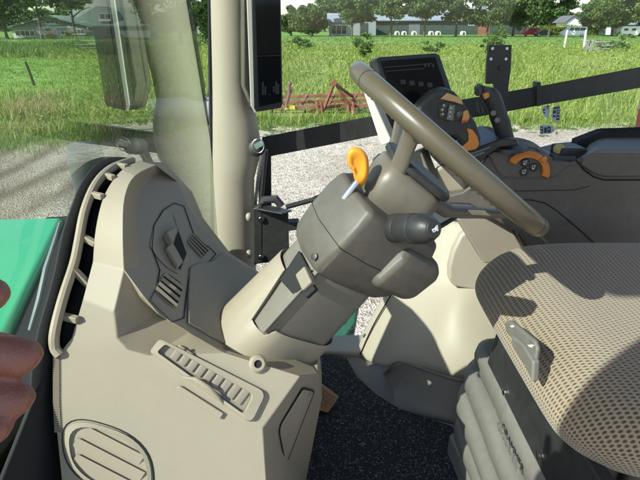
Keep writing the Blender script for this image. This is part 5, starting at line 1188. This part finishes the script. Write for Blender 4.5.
vehicle('white_van', 573, 122, van, 5.4, 1.9, flat('van_white', (.78, .79, .8), .35), 'white van parked before the yellow-green hedge', 'van', [[(-1.55, 1.35), (-1.15, 2.0), (-.35, 2.0), (-.35, 1.35)], [(-.25, 1.35), (-.25, 2.0), (.95, 2.0), (.95, 1.35)], [(1.05, 1.35), (1.05, 2.0), (2.35, 1.98), (2.4, 1.35)]], (-1.8, 1.7))
redv = [(-1.9, .35), (1.9, .35), (1.9, 1.7), (1.8, 1.95), (-.6, 1.95), (-1.1, 1.2), (-1.85, 1.0), (-1.95, .7)]
vehicle('red_van', 530, 130, redv, 3.8, 1.8, flat('van_red', (.55, .03, .03), .35), 'small red van beside the trees, left of the dark car', 'van', [[(-.95, 1.25), (-.6, 1.8), (.1, 1.8), (.1, 1.25)], [(.2, 1.25), (.2, 1.8), (1.3, 1.8), (1.3, 1.25)]], (-1.25, 1.2))
car = [(-2.0, .3), (2.0, .3), (2.1, .8), (1.7, .95), (1.1, 1.4), (-.5, 1.42), (-1.1, .95), (-2.0, .8)]
vehicle('dark_car', 543, 126, car, 4.1, 1.75, flat('car_dark', (.03, .045, .05), .3), 'dark car parked between the red van and the white van', 'car', [[(-.9, .95), (-.45, 1.34), (.3, 1.34), (.3, .95)], [(.4, .95), (.4, 1.34), (1.0, 1.32), (1.45, .95)]], (-1.3, 1.3))
cv = empty('caravan', ground_at(628, 128), 'white caravan under the broad tree at the right', 'caravan'); o = WL['caravan']
mb = MB(); mb.prism([o + Vector((x, -1, z)) for x, z in ((-2.2, .5), (2.2, .5), (2.4, 1.4), (2.1, 2.3), (-2.1, 2.3), (-2.4, 1.4))], (0, 2, 0)); build('body', mb, WHT, cv, bevel=.08)
for x in (-1.2, .7): 
    mb = MB(); mb.box(o + Vector((x, -1.01, 1.55)), (1.0, .03, .5)); build('side_window', mb, GLASSD, cv, smooth=False)
mb = MB(); mb.lathe(o + Vector((0, -.9, .32)), (0, -1, 0), [(.3, 0), (.3, .1), (.15, .12)], 16); build('wheel', mb, TYRE, cv)
# white calf hutches along the barn foot
hut = None
for px, lab in ((397, 'white calf hutch, leftmost along the barn wall'), (404, 'white calf hutch right beside the leftmost hutch'), (414, 'white calf hutch before the grey barn door'), (431, 'white calf hutch right of the middle tree trunk'), (438, 'low white calf hutch next to the one by the middle trunk'), (463, 'white calf hutch nearest the red-brown barn door')):
    p = ground_at(px, YB - 3)
    if hut is None:
        hut = empty('calf_hutch', p, lab, 'calf hutch', 'calf hutches along the barn'); mb = MB(); rg = [[p + Vector((x, y, z)) for x, z in ((-.62, 0), (-.6, .6), (-.34, 1.0), (.34, 1.0), (.6, .6), (.62, 0))] for y in (-.9, .9)]; mb.loft(rg); build('shell', mb, flat('hutch_plastic', (.52, .52, .49), .6), hut); mb = MB(); mb.box(p + Vector((0, -.91, .33)), (.5, .04, .66)); build('opening', mb, M['black'], hut)
    else:
        c = copy_tree(hut); c.location = p; c['label'] = lab
# field posts
POSTW = flat('weathered_white_post', (.55, .55, .52), .8); POSTD = flat('dark_post', (.035, .03, .025), .9); GREYW = noise_mat('grey_wood', [(.16, .155, .15), (.26, .25, .24), (.38, .37, .35)], 3)
for px, ytop, lab in ((567, 30, 'pale upright post in the weeds, left of the pair'), (587, 30, 'pale leaning post in the weeds, right of the pair')):
    p = ground_at(px, 56); hgt = P(px, ytop, 56).z; mb = MB(); mb.tube([p, p + Vector((-.08 if px > 570 else 0, 0, hgt * .6)), p + Vector((-.15 if px > 570 else 0, 0, hgt))], [.13, .12, .11], 8)
    r = tag(build('field_post', mb, POSTW), lab, 'post', 'pale posts in the weeds')
    if px > 570: pass
p = ground_at(22, 21.5); mb = MB(); mb.tube([p, p + Vector((-.05, 0, .45)), p + Vector((-.14, 0, .98))], [.06, .055, .05], 10); tag(build('fence_post', mb, POSTD), 'short dark fence post leaning in the grass at the left', 'post')
p = ground_at(598, 48); mb = MB(); rr = random.Random(3)
for k in range(14): mb.box(p + Vector((rr.uniform(-.5, .9), rr.uniform(-.5, .5), .12 + .075 * k)), (1.6 * rr.uniform(.5, 1), .18, .06), Matrix.Rotation(rr.uniform(-.5, .5), 3, 'Z') @ Matrix.Rotation(rr.uniform(-.15, .15), 3, 'Y'))
for k in range(5): mb.box(p + Vector((-.9 + .12 * k, -.3, .5)), (.09, .06, 1.2 + .2 * rr.random()), Matrix.Rotation(rr.uniform(-.3, .3), 3, 'Y'))
tag(build('plank_pile', mb, GREYW, smooth=False), 'untidy pile of grey weathered planks in the weeds', 'wood pile')
# steel pipe lying at the yard edge, left of the pillar
pz = P(150, 107, 12.6); p1 = P(232, 106.5, 12.9); r = .33; mb = MB(); pz.z = p1.z = r + .01
tank = empty('steel_pipe', (pz + p1) / 2 - Vector((0, 0, r)), 'large grey steel pipe lying by the grass with a chain on top', 'pipe')
ax = (p1 - pz).normalized(); mb.lathe(pz, ax, [(r * .9, 0), (r * .9, .02), (r, .02), (r, 1.0), (r * 1.03, 1.0), (r * 1.03, 1.06), (r, 1.06), (r, (p1 - pz).length)], 32); build('shell', mb, plastic('galvanised', (.19, .22, .225), .6, 60, .1), tank)
mb = MB(); c0 = P(197, 94, 12.6)
for k in range(11):
    q = math.pi * k / 10; c = c0 + Vector((-.32 + .64 * k / 10, 0, -.12 * math.sin(q))); mb.tube([c + Vector((.05 * math.cos(w), .03 * math.sin(w) * (k % 2), .05 * math.sin(w) * (1 if k % 2 == 0 else .4))) for w in [2 * math.pi * j / 10 for j in range(10)]], .012, 5, closed=True)
build('chain', mb, M['black'], tank)
# rusty cultivator
YC = 14.4; cu = empty('cultivator', ground_at(330, YC), 'rusty red cultivator with a triangular hitch, standing at the edge of the weeds', 'cultivator')
RUST = noise_mat('rusty_red', [(.12, .05, .032), (.20, .082, .055), (.29, .15, .105)], 6, .8, .3, .005)
mb = MB()
for py, y, hh in ((95.5, YC + .9, .09), (101, YC + .45, .09), (106.5, YC, .10)): mb.bar(P(268, py + 1.5, y), P(420, py - 2, y), .10, hh)
build_each('frame_beam', mb, RUST, cu, bevel=.008)
mb = MB()
for px in (277, 303, 330, 352, 380, 405): mb.bar(P(px - 2, 107, YC), P(px + 4, 95, YC + .95), .07, .07)
build_each('cross_member', mb, RUST, cu, bevel=.006)
mb = MB(); ap = P(334, 83, YC - .3); mb.bar(P(323, 111, YC - .12), ap, .09, .07); mb.bar(P(352, 110, YC - .12), ap + Vector((.04, 0, 0)), .09, .07); mb.bar(P(353, 97, YC + .9), ap, .06, .06); mb.bar(P(327, 96, YC + .9), ap, .05, .05)
mb.lathe(ap + Vector((0, -.08, 0)), (0, 1, 0), [(.08, 0), (.08, .16)], 14); build('hitch', mb, RUST, cu, bevel=.005)
mb = MB()
for px in (317, 321, 348, 353): mb.bar(P(px, 102, YC - .15), P(px + 1, 114, YC - .2), .05, .10)
build_each('hitch_plate', mb, RUST, cu, bevel=.004)
mb = MB(); mb.tube([P(286, 107, YC - .1), P(289, 94, YC - .1), P(289, 86, YC), P(291, 82, YC)], .05, 8); mb.bar(P(287, 96, YC), P(292, 88, YC), .1, .12); build('upright', mb, plastic('rust_dark', (.10, .045, .03), .8), cu)
mb = MB()
for k, px in enumerate(range(272, 420, 11)):
    y = YC + (k % 3) * .42; tpz = P(px, 107 - 4 * (k % 3), y); mb.tube([tpz, tpz + Vector((.02, .16, -.05)), tpz + Vector((.0, .18, -.2)), Vector((tpz.x, y - .02, .15)), Vector((tpz.x - .05, y - .12, .02))], [.022, .022, .02, .02, .03], 6)
build_each('tine', mb, plastic('tine_steel', (.06, .05, .045), .6, metallic=.4), cu)
mb = MB(); mb.box(P(290, 107.5, YC - .08), (.28, .02, .11)); build('yellow_plate', mb, flat('yellow_plate', (.65, .50, .04), .5), cu)

# =====================================================================  LIGHT, SKY, CAMERA
LD = Vector((.65, .44, -.62)).normalized()
az = math.atan2(-LD.x, -LD.y)          # bearing to the sun, clockwise from +Y
el_ = math.asin(-LD.z)
w = bpy.data.worlds.new('World'); bpy.context.scene.world = w; w.use_nodes = True; nt = w.node_tree
bg = nt.nodes['Background']; sky = nt.nodes.new('ShaderNodeTexSky'); sky.sky_type = 'NISHITA'; sky.sun_disc = False
sky.sun_elevation = el_; sky.sun_rotation = az; sky.air_density = 1.0; sky.dust_density = 1.0; sky.ozone_density = 1.2
nt.links.new(sky.outputs[0], bg.inputs[0]); bg.inputs[1].default_value = .14
sl = bpy.data.lights.new('sun', 'SUN'); sl.energy = 4.4; sl.angle = math.radians(.53); sl.color = (1, .965, .90)
so = bpy.data.objects.new('sun', sl); C.objects.link(so); so.rotation_euler = LD.to_track_quat('-Z', 'Y').to_euler(); so.location = (-8, -8, 12)
cam = bpy.data.cameras.new('camera'); cam.sensor_width = 36; cam.lens = 36 * FPX / 640; cam.clip_start = .02; cam.clip_end = 3000
co_ = bpy.data.objects.new('camera', cam); C.objects.link(co_); co_.location = EYE; co_.rotation_euler = (math.pi / 2 - PITCH, 0, 0)
sc_ = bpy.context.scene; sc_.camera = co_; sc_.view_settings.view_transform = 'Standard'; sc_.view_settings.look = 'None'; sc_.view_settings.exposure = .95; sc_.view_settings.gamma = 1; sc_.view_settings.use_curve_mapping = False
sc_.cycles.max_bounces = 10; sc_.cycles.diffuse_bounces = 5; sc_.cycles.transparent_max_bounces = 16; sc_.cycles.transmission_bounces = 6; sc_.cycles.sample_clamp_indirect = 8
